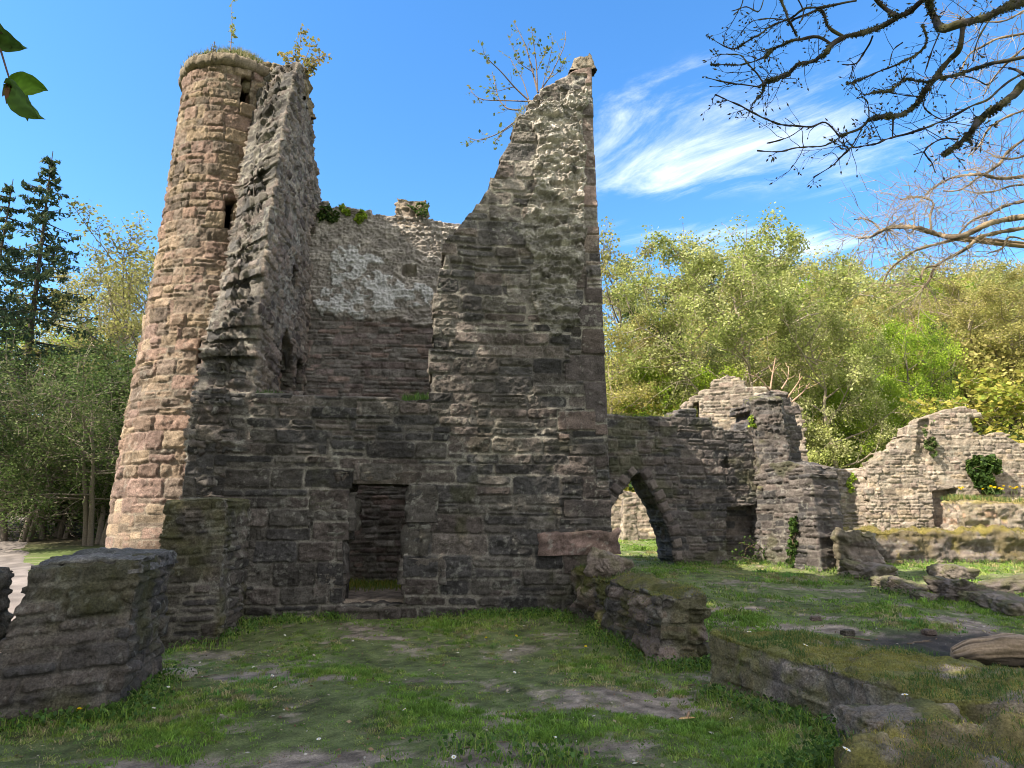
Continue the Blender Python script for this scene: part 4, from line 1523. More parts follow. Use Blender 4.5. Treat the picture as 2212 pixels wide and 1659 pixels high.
def ground_at_px(x, Y):
    """ground point under image column x at depth Y"""
    X = (x - CX) / F_PX * Y / math.cos(PITCH)
    for _ in range(3):
        zc = float(zt(X, Y))
        depth = Y * math.cos(PITCH) + (zc - EYE) * math.sin(PITCH)
        X = (x - CX) / F_PX * depth
    return np.array((X, Y, float(zt(X, Y))))


def place_tree(name, label, group, meshes, x, Y, ytop, H, rot=0., wide=1.0, cat='tree', sink=.1):
    """stands at column x, depth Y; grown to reach image row ytop"""
    p = ground_at_px(x, Y)
    X_t = at_depth(x, ytop, Y)
    p[0] = (p[0] + X_t[0]) / 2
    h = X_t[2] - p[2]
    t = thing(name, label, cat, (p[0], p[1], p[2] - sink), group)
    zz = []
    for me in meshes:
        if me is not None:
            c = np.empty(len(me.vertices) * 3, np.float32); me.vertices.foreach_get('co', c); zz.append(np.percentile(c[2::3], 99.5))
    s = h / max(zz)
    t.scale = (s * wide, s * wide, s)
    t.rotation_euler = (0, 0, rot)
    for nm, me in zip(('trunk', 'crown'), meshes):
        if me is not None:
            o = bpy.data.objects.new(nm, me)
            COL.objects.link(o)
            o.parent = t
    return t


WILLOW = [tree_meshes('willow%d' % i, tree_data, seed=300 + i, H=10, tr=.17, first=.15, nb=20, n2=7, n3=5, blen=.46, leaves=80000, lsize=.066, pal='willow', bark='pale', shape='round', lspread=.17) for i in range(2)]
OLIVE = [tree_meshes('olive%d' % i, tree_data, seed=310 + i, H=10, tr=.14, first=.25, nb=18, n2=6, n3=5, blen=.34, leaves=48000, lsize=.064, pal='olive', bark='pale', shape='vase', lspread=.2) for i in range(2)]
BRIGHT = [tree_meshes('bright%d' % i, tree_data, seed=320 + i, H=10, tr=.14, first=.12, nb=20, n2=7, n3=4, blen=.42, rise=.3, leaves=52000, lsize=.078, pal='bright', bark='grey', shape='round', lspread=.22) for i in range(2)]
IVYT = [tree_meshes('ivied', tree_data, seed=330, H=10, tr=.15, first=.08, nb=24, n2=6, n3=4, blen=.2, leaves=15000, lsize=.10, pal='ivytree', bark='dark', shape='vase', lspread=.2)]
SPARSE = [tree_meshes('sparse%d' % i, tree_data, seed=340 + i, H=10, tr=.12, first=.3, nb=18, n2=6, n3=5, blen=.30, rise=.9, leaves=9500, lsize=.085, pal='sparse', bark='grey', shape='vase', lspread=.14) for i in range(2)]
THORN = [tree_meshes('thorn%d' % i, tree_data, seed=350 + i, H=6, tr=.09, first=.16, nb=26, n2=7, n3=5, blen=.66, rise=.08, leaves=38000, lsize=.058, pal='thorn', bark='grey', shape='vase', lspread=.17, trunks=4) for i in range(2)]
GOLD = [tree_meshes('gold', tree_data, seed=360, H=6, tr=.08, first=.08, nb=20, n2=6, n3=4, blen=.5, leaves=14000, lsize=.12, pal='gold', bark='pale', shape='round', lspread=.2)]
SPR = [tree_meshes('spruce%d' % i, spruce_data, seed=370 + i) for i in range(2)]

GR, GL, GH = 'trees behind the ruins at right', 'trees beside the path at left', 'trees along the wooded hillside'
# right: from the castle's edge to the frame edge
TR = [
    ('willow_tree', 'largest rounded grey-green tree, rising directly behind the pointed gable', GR, WILLOW[0], 1610, 33, 520, 10, .4, 1.05),
    ('willow_tree', 'round grey-green tree leaning out right of the pointed gable with a pale forked trunk', GR, WILLOW[1], 1800, 31, 640, 10, 1.9, .85),
    ('willow_tree', 'grey-green tree filling the gap between the olive tree and the largest rounded tree', GR, WILLOW[1], 1478, 36, 560, 10, 4.0, .8),
    ('bare_tree', 'thin-leaved tall tree showing its twigs beside the edge of the castle spike', GR, SPARSE[0], 1345, 37, 488, 10, 0, .9),
    ('ivy_tree', 'dark ivy-clad tree low beside the right edge of the castle', GR, IVYT[0], 1385, 36, 660, 10, .7, .8),
    ('olive_tree', 'yellow-green bushy tree just above the archway wall by the castle', GR, OLIVE[0], 1330, 34, 700, 10, 2.2, 1.1),
    ('beech_tree', 'bright green young tree low behind the left of the pointed gable', GR, BRIGHT[1], 1440, 34, 790, 10, 1.0, 1.0),
    ('beech_tree', 'vivid green tree standing out among the brown trees at right', GR, BRIGHT[0], 1975, 40, 700, 10, 2.0, .75),
    ('beech_tree', 'bright green tree low between the archway pier and the broad gable', GR, BRIGHT[1], 1800, 34, 820, 10, 3.1, 1.0),
    ('beech_tree', 'leafy green tree right behind the sloping left edge of the broad gable', GR, BRIGHT[0], 1905, 33, 830, 10, 5.1, .95),
    ('ivy_tree', 'slim dark ivied trunk above the broad gable', GR, IVYT[0], 2055, 42, 690, 10, 3.3, .5),
    ('gold_shrub', 'golden yellow leafy shrub at the frame edge behind the broad gable', GR, GOLD[0], 2215, 27.5, 800, 6, 1.1, 1.25),
    ('olive_tree', 'tall brownish olive tree above the broad gable at right', GH, OLIVE[1], 2080, 46, 615, 10, .3, 1.2),
    ('olive_tree', 'brownish olive tree at the right frame edge', GH, OLIVE[0], 2200, 44, 600, 10, 1.3, 1.25),
    ('olive_tree', 'olive-tinted tree between the vivid green tree and the willow', GH, OLIVE[1], 1920, 50, 640, 10, 2.6, 1.2),
    ('olive_tree', 'small pale olive tree in the dip of the skyline right of the willow', GH, OLIVE[0], 1850, 58, 645, 10, 3.9, 1.2),
    ('bare_tree', 'thin pale-twigged tree on the skyline above the vivid green tree', GH, SPARSE[1], 1990, 54, 630, 10, 2.9, 1.3),
    ('bare_tree', 'thin pale-twigged tree on the skyline near the right frame edge', GH, SPARSE[0], 2140, 52, 610, 10, 4.9, 1.3),
    ('olive_tree', 'dull olive tree on the skyline left of the largest rounded tree', GH, OLIVE[1], 1500, 52, 590, 10, 4.4, 1.3),
    ('bare_tree', 'grey-twigged tree seen over the shoulder of the largest rounded tree', GH, SPARSE[1], 1720, 50, 570, 10, 1.4, 1.2),
    ('olive_tree', 'olive tree behind the trunk fork right of the pointed gable', GH, OLIVE[0], 1720, 44, 700, 10, 5.4, 1.2),
    ('gold_shrub', 'yellow-leaved bush low behind the archway wall top', GR, GOLD[0], 1405, 33.5, 850, 6, 3.1, .9),
    # left: between the frame edge and the turret
    ('spruce_tree', 'tall dark conifer with drooping boughs at the left frame edge', GL, SPR[0], 55, 30, 345, 17, 0, 1.0),
    ('spruce_tree', 'second dark conifer cut off by the left frame edge', GL, SPR[1], -40, 27, 400, 17, 2, 1.0),
    ('bare_tree', 'tall thin-leaved tree between the conifer and the turret', GL, SPARSE[0], 262, 33, 478, 10, .9, 1.05),
    ('bare_tree', 'slender thin-leaved tree close left of the turret', GL, SPARSE[1], 320, 30, 560, 10, 2.4, .8),
    ('olive_tree', 'yellowish tree below the crown of the thin-leaved tree at left', GL, OLIVE[1], 190, 38, 590, 10, 3.2, 1.0),
    ('olive_tree', 'sunlit yellow-green tree touching the turret edge halfway up', GL, OLIVE[0], 305, 42, 640, 10, .2, 1.1),
    ('thorn_tree', 'spreading dark thorn bush nearest the path at left', GL, THORN[0], 60, 24.5, 800, 6, .3, 1.25),
    ('thorn_tree', 'spreading dark thorn bush touching the foot of the turret', GL, THORN[1], 225, 23.5, 790, 6, 1.6, 1.1),
    ('thorn_tree', 'taller thorn tree behind the two spreading bushes', GL, THORN[0], 150, 29, 720, 6, 4.2, 1.25),
    ('thorn_tree', 'shaded thorn tree under the conifer at the frame edge', GL, THORN[1], -30, 31, 740, 6, 2.2, 1.3),
    ('thorn_tree', 'low broad thorn bush between the two spreading ones', GL, THORN[1], 140, 25.5, 850, 6, 3.4, 1.3),
    ('thorn_tree', 'thorn bush hard against the turret behind the nearer one', GL, THORN[0], 280, 27, 800, 6, 5.4, 1.2),
    ('ivy_tree', 'dark ivied tree behind the thorn bush by the turret', GL, IVYT[0], 285, 29, 760, 10, 5.0, .9),
    ('beech_tree', 'pale green tree far back between the conifer and turret', GL, BRIGHT[1], 130, 46, 700, 10, 5.0, 1.2),
]
for a in TR:
    place_tree(*a)


# distant hillside wood: one mass of trees that cannot be told apart
def build_woodland(name, spots, seed, pal, label, size=.5, per=900, hgt=(7, 10), rad=(3, 4.5)):
    rng = np.random.RandomState(seed)
    parts, T = [], Tubes()
    for (x, y) in spots:
        g = float(zt(x, y)); H = rng.uniform(*hgt); R = rng.uniform(*rad)
        d = rng.normal(size=(per, 3)); d /= np.linalg.norm(d, axis=1, keepdims=True)
        rr = rng.uniform(.45, 1, per) ** .6 * (1 + .3 * fbm3(d[:, 0] * 2, d[:, 1] * 2, d[:, 2] * 2, 3, rng.randint(999)))
        P = np.array((x, y, g + H * .56)) + d * rr[:, None] * np.array((R, R, H * .44))
        pc = np.array(LEAFC[pal[rng.randint(len(pal))]])
        col = pc[rng.randint(len(pc), size=per)] * rng.uniform(.75, 1.2, (per, 1)) * rng.uniform(.8, 1.15)
        parts.append(leaf_quads(P, size * rng.uniform(.5, 1.2, per), col, rng))
        T.add([(x, y, g - .3), (x + .2, y, g + H * .4), (x, y, g + H * .8)], [.2, .14, .04], BARKC['grey'], 5)
    parts.append((np.concatenate(T.V), np.concatenate(T.F), np.concatenate(T.C)))
    V, F, Cc = merge(parts)
    return tag(obj(name, mesh_np(name, V, F, Cc, False, [M_LEAF])), label, 'woodland', kind='stuff')


rw = np.random.RandomState(77)
sp_r = [(rw.uniform(8, 66), rw.uniform(58, 92)) for _ in range(80)] + [(rw.uniform(6, 52), rw.uniform(42, 60)) for _ in range(46)]
build_woodland('hillside_wood', sp_r, 5, ['olive', 'olive', 'willow', 'olive', 'sparse', 'bright'], 'mass of olive and green spring trees covering the far hillside at right', .2, 4600)
sp_l = [(rw.uniform(-60, -14), rw.uniform(48, 75)) for _ in range(40)]
build_woodland('far_wood', sp_l, 6, ['olive', 'willow', 'thorn'], 'mass of green trees far behind the path at left', .3, 1300, (6, 8))
# low dark undergrowth below the left trees
sp_u = [(rw.uniform(-34, -9), rw.uniform(25, 42)) for _ in range(46)]
sp_u = [(x, y) for x, y in sp_u if path_dist(np.array([x]), np.array([y]))[0] > 2.0 + (y > 30) * .5 and x / y < -.36 and y > 26]
build_woodland('undergrowth', sp_u, 7, ['thorn', 'ivy'], 'dark shaded undergrowth beneath the trees left of the turret', .16, 1500, (2.2, 3.6), (1.2, 2.0))
# undergrowth at the back of the ruins
sp_v = [(rw.uniform(2, 30), rw.uniform(31.5, 40)) for _ in range(34)]
build_woodland('undergrowth', sp_v, 8, ['bright', 'olive', 'ivy'], 'sunlit green undergrowth closing the view behind the gables', .17, 1700, (3, 5), (1.5, 2.4))


# shade: tall trees standing left of and behind the viewpoint, out of the photograph
def build_shade_wood():
    rng = np.random.RandomState(9)
    parts, T = [], Tubes()
    for (x, y, H, R, zc, n) in SHADE:
        g = float(zt(x, y))
        d = rng.normal(size=(n, 3)); d /= np.linalg.norm(d, axis=1, keepdims=True)
        P = np.array((x, y, zc)) + d * (rng.uniform(.0, 1, n) ** .45)[:, None] * np.array((R, R, H))
        pc = np.array(LEAFC['bright'])
        parts.append(leaf_quads(P, .36 * rng.uniform(.5, 1.2, n), pc[rng.randint(len(pc), size=n)] * .8, rng))
        T.add([(x, y, g - .4), (x + .15, y, g + 3), (x - .1, y, zc)], [.34, .26, .1], BARKC['grey'], 8)
        for k in range(9):
            a = rng.uniform(0, 6.28); z0_ = rng.uniform(.3, .9) * zc
            T.add([(x, y, z0_), (x + math.cos(a) * R * .45, y + math.sin(a) * R * .45, z0_ + 1.2), (x + math.cos(a) * R * .8, y + math.sin(a) * R * .8, z0_ + 1.8)], [.1, .06, .02], BARKC['grey'], 5)
    parts.append((np.concatenate(T.V), np.concatenate(T.F), np.concatenate(T.C)))
    V, F, Cc = merge(parts)
    tag(obj('shade_wood', mesh_np('shade_wood', V, F, Cc, False, [M_LEAF])), 'leafy tall trees standing left of the viewpoint that shade the lawn', 'woodland', kind='stuff')


SHADE = [(-10.5, 6.0, 3.4, 3.0, 10.2, 1700), (-11.7, 2.6, 4.5, 3.4, 10.8, 1900), (-9.2, -1.0, 4.5, 3.6, 10, 1900), (-13.5, -1.5, 6, 4, 13.5, 2200), (-9.7, 1.2, 4, 3.6, 15.8, 1900),
         (-14, 2.6, 4.5, 3.6, 16.5, 1900), (-7.8, -5.0, 4, 3.6, 9.5, 1500), (-12.5, -6.5, 6, 4.2, 14, 1900), (-6.3, -3.4, 3, 2.8, 12, 1200), (-7.6, 4.2, 2.6, 2.5, 14.8, 1400), (-6.2, 5.5, 2.0, 2.0, 15.3, 1000),
         (-5.2, 2.2, 2.4, 2.4, 14.5, 1300), (-8.3, 6.6, 1.8, 1.8, 16.2, 800)]
build_shade_wood()

# ================================================================== boughs over the top right corner


def zpx(zx, zy):
    return 1481 + zx * .397, zy * .397


def bough_polys(polys, depth, T, rng, colf, moss=0.0, wpx=.397, wide=1.0, jitter=.05):
    """image-traced limbs set at their own distance, each wandering in depth"""
    out = []
    for pts, w0, w1 in polys:
        dep = depth + rng.uniform(-.5, .5)
        P = []
        for i, (a, b) in enumerate(pts):
            x, y = zpx(a, b)
            P.append(at_depth(x, y, dep + jitter * i * rng.uniform(-1, 1.6)))
        P = np.array(P)
        # resample with Catmull-Rom
        n = len(P); Q = []
        for i in range(n - 1):
            p0, p1, p2, p3 = P[max(i - 1, 0)], P[i], P[i + 1], P[min(i + 2, n - 1)]
            m = max(3, int(np.linalg.norm(p2 - p1) / .035))
            for k in range(m):
                t = k / m
                Q.append(.5 * ((2 * p1) + (-p0 + p2) * t + (2 * p0 - 5 * p1 + 4 * p2 - p3) * t * t + (-p0 + 3 * p1 - 3 * p2 + p3) * t ** 3))
        Q.append(P[-1])
        Q = np.array(Q)
        u = np.linspace(0, 1, len(Q))
        sc_ = wpx / F_PX * dep / 2
        R = (w0 * (1 - u) + w1 * u) * sc_ * wide
        R = R * (1 + .22 * vn2(u * len(Q) * .35, u * 0 + rng.randint(99), 3)) + moss * .004 * np.abs(vn2(u * len(Q) * .9, u * 0, 9))
        Q = Q + .006 * np.stack([vn2(u * len(Q) * .25, u * 0 + k, 20 + k) for k in range(3)], 1)
        T.add(Q, R, colf(u, Q), 8 if w0 > 12 else 5)
        out.append((Q, R))
    return out


NEAR = [
    ([(1960, -60), (1841, 0), (1720, 50), (1640, 90), (1500, 130), (1400, 150), (1350, 90), (1320, 0), (1310, -70)], 44, 30),
    ([(1400, -60), (1290, 0), (1220, 60), (1150, 90), (1090, 50), (1040, 0), (1010, -50)], 30, 22),
    ([(1180, 75), (1130, 110), (1050, 150), (960, 180), (870, 200), (800, 240), (760, 290), (700, 330), (620, 350), (560, 400), (480, 430), (430, 460), (410, 510), (360, 570)], 26, 7),
    ([(870, 200), (780, 150), (740, 60), (680, 70), (600, 100), (560, 130)], 18, 8),
    ([(800, 240), (720, 200), (640, 210), (560, 230), (470, 270), (430, 310), (330, 350), (140, 350)], 16, 4),
    ([(930, 0), (740, 40), (640, 50), (570, 100), (470, 140), (380, 200), (250, 265), (120, 195)], 12, 4),
    ([(510, -40), (520, 0), (550, 80), (560, 110), (600, 190)], 16, 8), ([(430, -30), (400, 60), (330, 40), (250, 60)], 7, 3), ([(560, 110), (450, 100), (360, 120), (300, 180)], 7, 3),
    ([(320, -30), (300, 40), (260, 80)], 7, 3), ([(600, -30), (640, 60), (620, 130)], 9, 5),
    ([(430, 460), (390, 400), (340, 350), (290, 300), (170, 295)], 9, 3), ([(410, 470), (320, 460), (240, 450), (110, 425)], 8, 4), ([(240, 450), (190, 470), (130, 470)], 4, 3),
    ([(1510, 130), (1490, 260), (1440, 320), (1390, 380), (1340, 440), (1300, 500), (1260, 560), (1190, 620), (1070, 635), (1000, 650), (950, 700), (840, 740)], 30, 11),
    ([(840, 740), (760, 665), (680, 690), (580, 685), (490, 670), (370, 610), (230, 550), (160, 515)], 10, 6), ([(850, 735), (760, 790), (640, 800), (500, 825), (390, 820)], 8, 5),
    ([(960, 700), (900, 800), (835, 860), (790, 910), (690, 965)], 8, 4), ([(835, 860), (800, 830), (750, 845)], 4, 3), ([(640, 690), (560, 745), (440, 780)], 6, 4), ([(600, 680), (540, 640)], 4, 3),
    ([(1900, 370), (1760, 440), (1660, 530), (1550, 580), (1420, 650), (1310, 690), (1160, 740), (1040, 780), (930, 800), (870, 800), (830, 755)], 12, 4),
    ([(1980, 380), (1841, 450), (1790, 510), (1700, 580), (1610, 640), (1570, 690), (1540, 740), (1480, 790), (1405, 840)], 42, 14), ([(1520, 720), (1560, 790)], 20, 8),
    ([(1940, 300), (1841, 310), (1700, 340), (1580, 370), (1470, 410), (1380, 420), (1310, 450), (1200, 430), (1120, 490), (1000, 510), (930, 540)], 20, 4),
    ([(1290, 130), (1310, 230), (1250, 300), (1150, 350), (1050, 390), (960, 430), (880, 450)], 13, 4), ([(1020, 190), (1000, 240), (960, 300), (920, 350), (850, 350)], 12, 4), ([(920, 350), (890, 430)], 5, 4),
    ([(1420, 650), (1370, 640), (1300, 590), (1290, 530)], 6, 4), ([(1480, 755), (1390, 755), (1300, 820), (1340, 890), (1360, 940)], 8, 4), ([(1310, 700), (1390, 750)], 4, 3), ([(1300, 820), (1240, 840)], 5, 4),
    ([(1480, 400), (1580, 430), (1640, 460), (1700, 420)], 6, 3), ([(1130, 640), (1125, 740)], 10, 5), ([(1110, 350), (1130, 270), (1180, 230)], 6, 3), ([(1000, 650), (990, 560), (960, 530)], 6, 4),
    ([(1290, 520), (1210, 520), (1100, 500), (1020, 480)], 7, 3), ([(1841, 400), (1800, 380), (1760, 370)], 20, 12), ([(1690, 60), (1600, 190), (1560, 330)], 10, 4), ([(1380, 180), (1330, 300), (1300, 400)], 9, 4),
]


def build_near_boughs():
    rng = np.random.RandomState(21)
    t = thing('overhanging_tree', 'dark mossy bare boughs with swelling buds hanging into the top right corner', 'tree', (6.4, 5.4, 0))
    T, TW = Tubes(), Tubes()
    mossp = []

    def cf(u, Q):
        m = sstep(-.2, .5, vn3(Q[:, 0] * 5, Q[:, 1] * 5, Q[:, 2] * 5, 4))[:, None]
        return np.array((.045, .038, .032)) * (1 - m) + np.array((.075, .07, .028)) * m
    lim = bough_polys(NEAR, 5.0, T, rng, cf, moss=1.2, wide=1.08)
    buds = []

    def twig(p, d, L, r, lev):
        k = 5
        u = np.linspace(0, 1, k)
        c = p + u[:, None] * d * L + np.cumsum(rng.normal(size=(k, 3)) * .075 * L, axis=0) * u[:, None]
        TW.add(c, r * (1 - .6 * u), (.035, .028, .024), 4)
        buds.append((c[-1], (c[-1] - c[-2]) / max(np.linalg.norm(c[-1] - c[-2]), 1e-6)))
        if lev > 0:
            for f in (.35, .6, .82):
                if rng.uniform() < .85:
                    q = np.array([np.interp(f, u, c[:, i]) for i in range(3)])
                    d2 = d * .75 + perp(rng, d) * .75; d2 /= np.linalg.norm(d2)
                    twig(q, d2, L * .5, r * .65, lev - 1)
    for Q, R in lim:
        n = len(Q)
        Ltot = np.linalg.norm(np.diff(Q, axis=0), axis=1).sum()
        for k in range(int(Ltot * 5.5)):
            i = rng.randint(int(n * .15), n)
            if Q[i][0] > 4.6:
                continue
            tg = Q[min(i + 1, n - 1)] - Q[max(i - 1, 0)]; tg /= max(np.linalg.norm(tg), 1e-6)
            d = tg * .5 + perp(rng, tg) * .7 + np.array((-.25, -.05, .0)); d /= np.linalg.norm(d)
            twig(Q[i], d, rng.uniform(.10, .34) * (1 if i < .7 * n else .5), .0036, rng.choice([0, 0, 1, 2]))
        # tufts of moss and lichen on the thicker lengths
        m = int(Ltot * R.mean() * 42000)
        if R.mean() > .008 and m:
            ii = rng.randint(n, size=m)
            dirs = rng.normal(size=(m, 3)); dirs[:, 2] -= .3
            dirs /= np.linalg.norm(dirs, axis=1, keepdims=True)
            patch = sstep(-.35, .3, vn3(Q[ii, 0] * 6, Q[ii, 1] * 6, Q[ii, 2] * 6, 31)) > rng.uniform(size=m)
            P = (Q[ii] + dirs * (R[ii] + rng.uniform(0, .014, m))[:, None])[patch]
            col = np.array([(.075, .075, .022), (.055, .06, .022), (.10, .09, .03), (.05, .055, .03)])[rng.randint(4, size=len(P))]
            mossp.append(leaf_quads(P, rng.uniform(.006, .016, len(P)), col, rng, 0, 1.6))
    # trunk out of frame carrying the limbs
    T.add([(6.6, 5.6, -.3), (6.45, 5.5, 2.5), (6.3, 5.3, 5.0), (6.5, 5.5, 8.0), (6.3, 5.4, 11)], [.36, .30, .26, .2, .06], (.09, .075, .06), 10)
    for Q, R in lim:
        if Q[0][0] > 4.3 and R[0] > .012:
            a = Q[0]
            e = np.array((6.4, 5.45, a[2] - .6))
            T.add([e, e * .5 + a * .5 + np.array((0, 0, .2)), a], [R[0] * 2.2, R[0] * 1.5, R[0]], (.06, .05, .04), 7)
    # buds
    parts = []
    for p, d in buds:
        if rng.uniform() < .72:
            L, w = rng.uniform(.026, .048), rng.uniform(.006, .0085)
            a = perp(rng, d); b = np.cross(d, a)
            ring = [p + d * L * .42 + w * (math.cos(x) * a + math.sin(x) * b) for x in np.arange(5) * 2 * math.pi / 5]
            V = np.array([p] + ring + [p + d * L])
            F = np.array([[0, 1 + (k + 1) % 5, 1 + k] for k in range(5)] + [[6, 1 + k, 1 + (k + 1) % 5] for k in range(5)])
            parts.append((V, F, np.tile(np.array([(.09, .075, .035), (.11, .10, .04), (.07, .055, .035)][rng.randint(3)]), (7, 1))))
    loc = np.array(t.location)
    for tb in (T, TW):
        for v in tb.V:
            v -= loc
    obj('limbs', T.mesh('limbs'), t)
    obj('twigs', TW.mesh('twigs'), t)['kind'] = 'stuff'
    V, F, Cc = merge(parts)
    obj('buds', mesh_np('buds', V - loc, F, Cc, True, [M_BARK]), t)['kind'] = 'stuff'
    V, F, Cc = merge(mossp)
    obj('moss', mesh_np('moss', V - loc, F, Cc, False, [M_GRASS]), t)['kind'] = 'stuff'


build_near_boughs()

FARB = [
    ([(2000, 1170), (1841, 1180), (1740, 1195), (1640, 1220), (1560, 1260), (1470, 1290), (1370, 1275), (1250, 1240), (1140, 1235), (1080, 1250), (1000, 1290), (940, 1295)], 26, 7),
    ([(1980, 1210), (1841, 1240), (1700, 1265), (1600, 1290), (1530, 1350), (1440, 1400), (1360, 1450), (1320, 1530), (1290, 1570)], 18, 6),
    ([(1470, 1300), (1360, 1330), (1260, 1360), (1180, 1410), (1110, 1470), (1070, 1560)], 14, 5),
    ([(1960, 1085), (1841, 1095), (1740, 1120), (1660, 1160), (1560, 1200), (1480, 1280)], 14, 6),
    ([(1960, 950), (1841, 960), (1720, 970), (1600, 950), (1480, 960), (1380, 1000), (1300, 1060)], 16, 4),
    ([(1340, 1270), (1330, 1180), (1345, 1100), (1260, 1070), (1170, 1085)], 10, 4),
    ([(1960, 700), (1841, 760), (1750, 830), (1700, 900), (1600, 960), (1500, 1030), (1400, 1040)], 14, 4),
    ([(1960, 120), (1841, 180), (1700, 210), (1600, 260), (1540, 300), (1500, 380), (1440, 470)], 12, 4), ([(1960, 20), (1841, 60), (1740, 110), (1600, 120), (1480, 100)], 10, 4),
    ([(1960, 560), (1841, 600), (1740, 640), (1650, 700), (1600, 790), (1540, 850)], 12, 4), ([(1900, 820), (1800, 860), (1720, 860), (1640, 830)], 10, 4), ([(1900, 1000), (1780, 1010), (1680, 1040), (1560, 1050)], 10, 4),
    ([(1841, 1300), (1760, 1290), (1720, 1350), (1640, 1380)], 9, 4), ([(1380, 1440), (1300, 1460), (1280, 1520)], 10, 5), ([(1060, 1250), (1020, 1210), (960, 1190), (920, 1195)], 8, 4), ([(1841, 260), (1760, 330), (1680, 420), (1620, 520)], 9, 4),
]


def build_far_boughs():
    rng = np.random.RandomState(22)
    t = thing('larch_tree', 'sunlit brown bare boughs with fine trailing twigs reaching in from the right edge', 'tree', (14.5, 13.5, .4))
    T, TW = Tubes(), Tubes()

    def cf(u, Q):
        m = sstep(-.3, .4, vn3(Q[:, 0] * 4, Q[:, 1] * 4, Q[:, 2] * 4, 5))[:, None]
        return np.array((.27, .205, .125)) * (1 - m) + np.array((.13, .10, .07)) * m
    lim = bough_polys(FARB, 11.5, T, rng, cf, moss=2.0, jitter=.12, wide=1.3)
    for Q, R in lim:
        n = len(Q)
        Ltot = np.linalg.norm(np.diff(Q, axis=0), axis=1).sum()
        for k in range(int(Ltot * 10)):
            i = rng.randint(int(n * .1), n)
            tg = Q[min(i + 1, n - 1)] - Q[max(i - 1, 0)]; tg /= max(np.linalg.norm(tg), 1e-6)
            d = tg * .4 + perp(rng, tg) * .8; d /= np.linalg.norm(d)
            L = rng.uniform(.3, 1.0)
            m = 7
            u = np.linspace(0, 1, m)
            cur = perp(rng, d) * rng.uniform(.1, .5)
            c = Q[i] + u[:, None] * d * L + (u ** 2)[:, None] * cur * L + np.cumsum(rng.normal(size=(m, 3)) * .04 * L, axis=0) * u[:, None]
            col = np.array([(.30, .235, .16), (.23, .175, .125), (.34, .29, .22)][rng.randint(3)])
            TW.add(c, .0065 * (1 - .65 * u), col, 3)
            for f in (.4, .7):
                if rng.uniform() < .7:
                    q = np.array([np.interp(f, u, c[:, i2]) for i2 in range(3)])
                    d2 = d * .6 + perp(rng, d) * .8
                    TW.add([q, q + d2 * L * .25, q + d2 * L * .42 + rng.normal(size=3) * .05 * L], [.006, .005, .003], col, 3)
    T.add([(14.6, 13.6, -.2), (14.5, 13.5, 4), (14.3, 13.3, 9), (14.5, 13.5, 15)], [.34, .28, .2, .06], (.2, .15, .10), 9)
    for Q, R in lim:
        if Q[0][0] > 7.5:
            a = Q[0]; e = np.array((14.4, 13.4, a[2] - .4))
            T.add([e, e * .5 + a * .5 + np.array((0, 0, .25)), a], [R[0] * 2, R[0] * 1.4, R[0]], (.22, .16, .09), 6)
    loc = np.array(t.location)
    for tb in (T, TW):
        for v in tb.V:
            v -= loc
    obj('limbs', T.mesh('limbs'), t)
    obj('twigs', TW.mesh('twigs'), t)['kind'] = 'stuff'


build_far_boughs()


# beech sprig close to the camera, top left
def leaf_blade(base, tip, wid, nrm, curl, seed, col, nu=14, nv=9, teeth=.03):
    base, tip = np.array(base), np.array(tip)
    ax = tip - base; L = np.linalg.norm(ax); ax = ax / L
    nrm = np.array(nrm, float); nrm -= ax * np.dot(nrm, ax); nrm /= np.linalg.norm(nrm)
    sd = np.cross(nrm, ax)
    u, v = np.meshgrid(np.linspace(0, 1, nu), np.linspace(-1, 1, nv), indexing='ij')
    w = wid * np.sin(np.pi * np.clip(u, 0, 1) ** .75) ** .8 * (1 + teeth * np.sin(u * 60 + 3 * np.sign(v))) + .0006
    pleat = .0018 * np.cos(np.abs(v) * 2 + u * 40) * (1 - np.abs(v) * .3)
    P = base + (u[..., None] * L) * ax + (v * w)[..., None] * sd + ((curl * (v ** 2) * wid + .12 * L * np.sin(u * 3) * .4) + pleat)[..., None] * nrm
    i, j = np.meshgrid(np.arange(nu - 1), np.arange(nv - 1), indexing='ij'); i, j = i.ravel(), j.ravel()
    F = np.stack([i * nv + j, (i + 1) * nv + j, (i + 1) * nv + j + 1, i * nv + j + 1], 1)
    vein = (np.abs(((u * 9 - np.abs(v) * 1.2) % 1) - .5) < .1) | (np.abs(v) < .06)
    c = np.array(col)[None, None] * (1 + .35 * vein[..., None]) * (1 + .2 * vn2(u * 6, v * 4, seed))[..., None]
    return P.reshape(-1, 3), F, c.reshape(-1, 3)


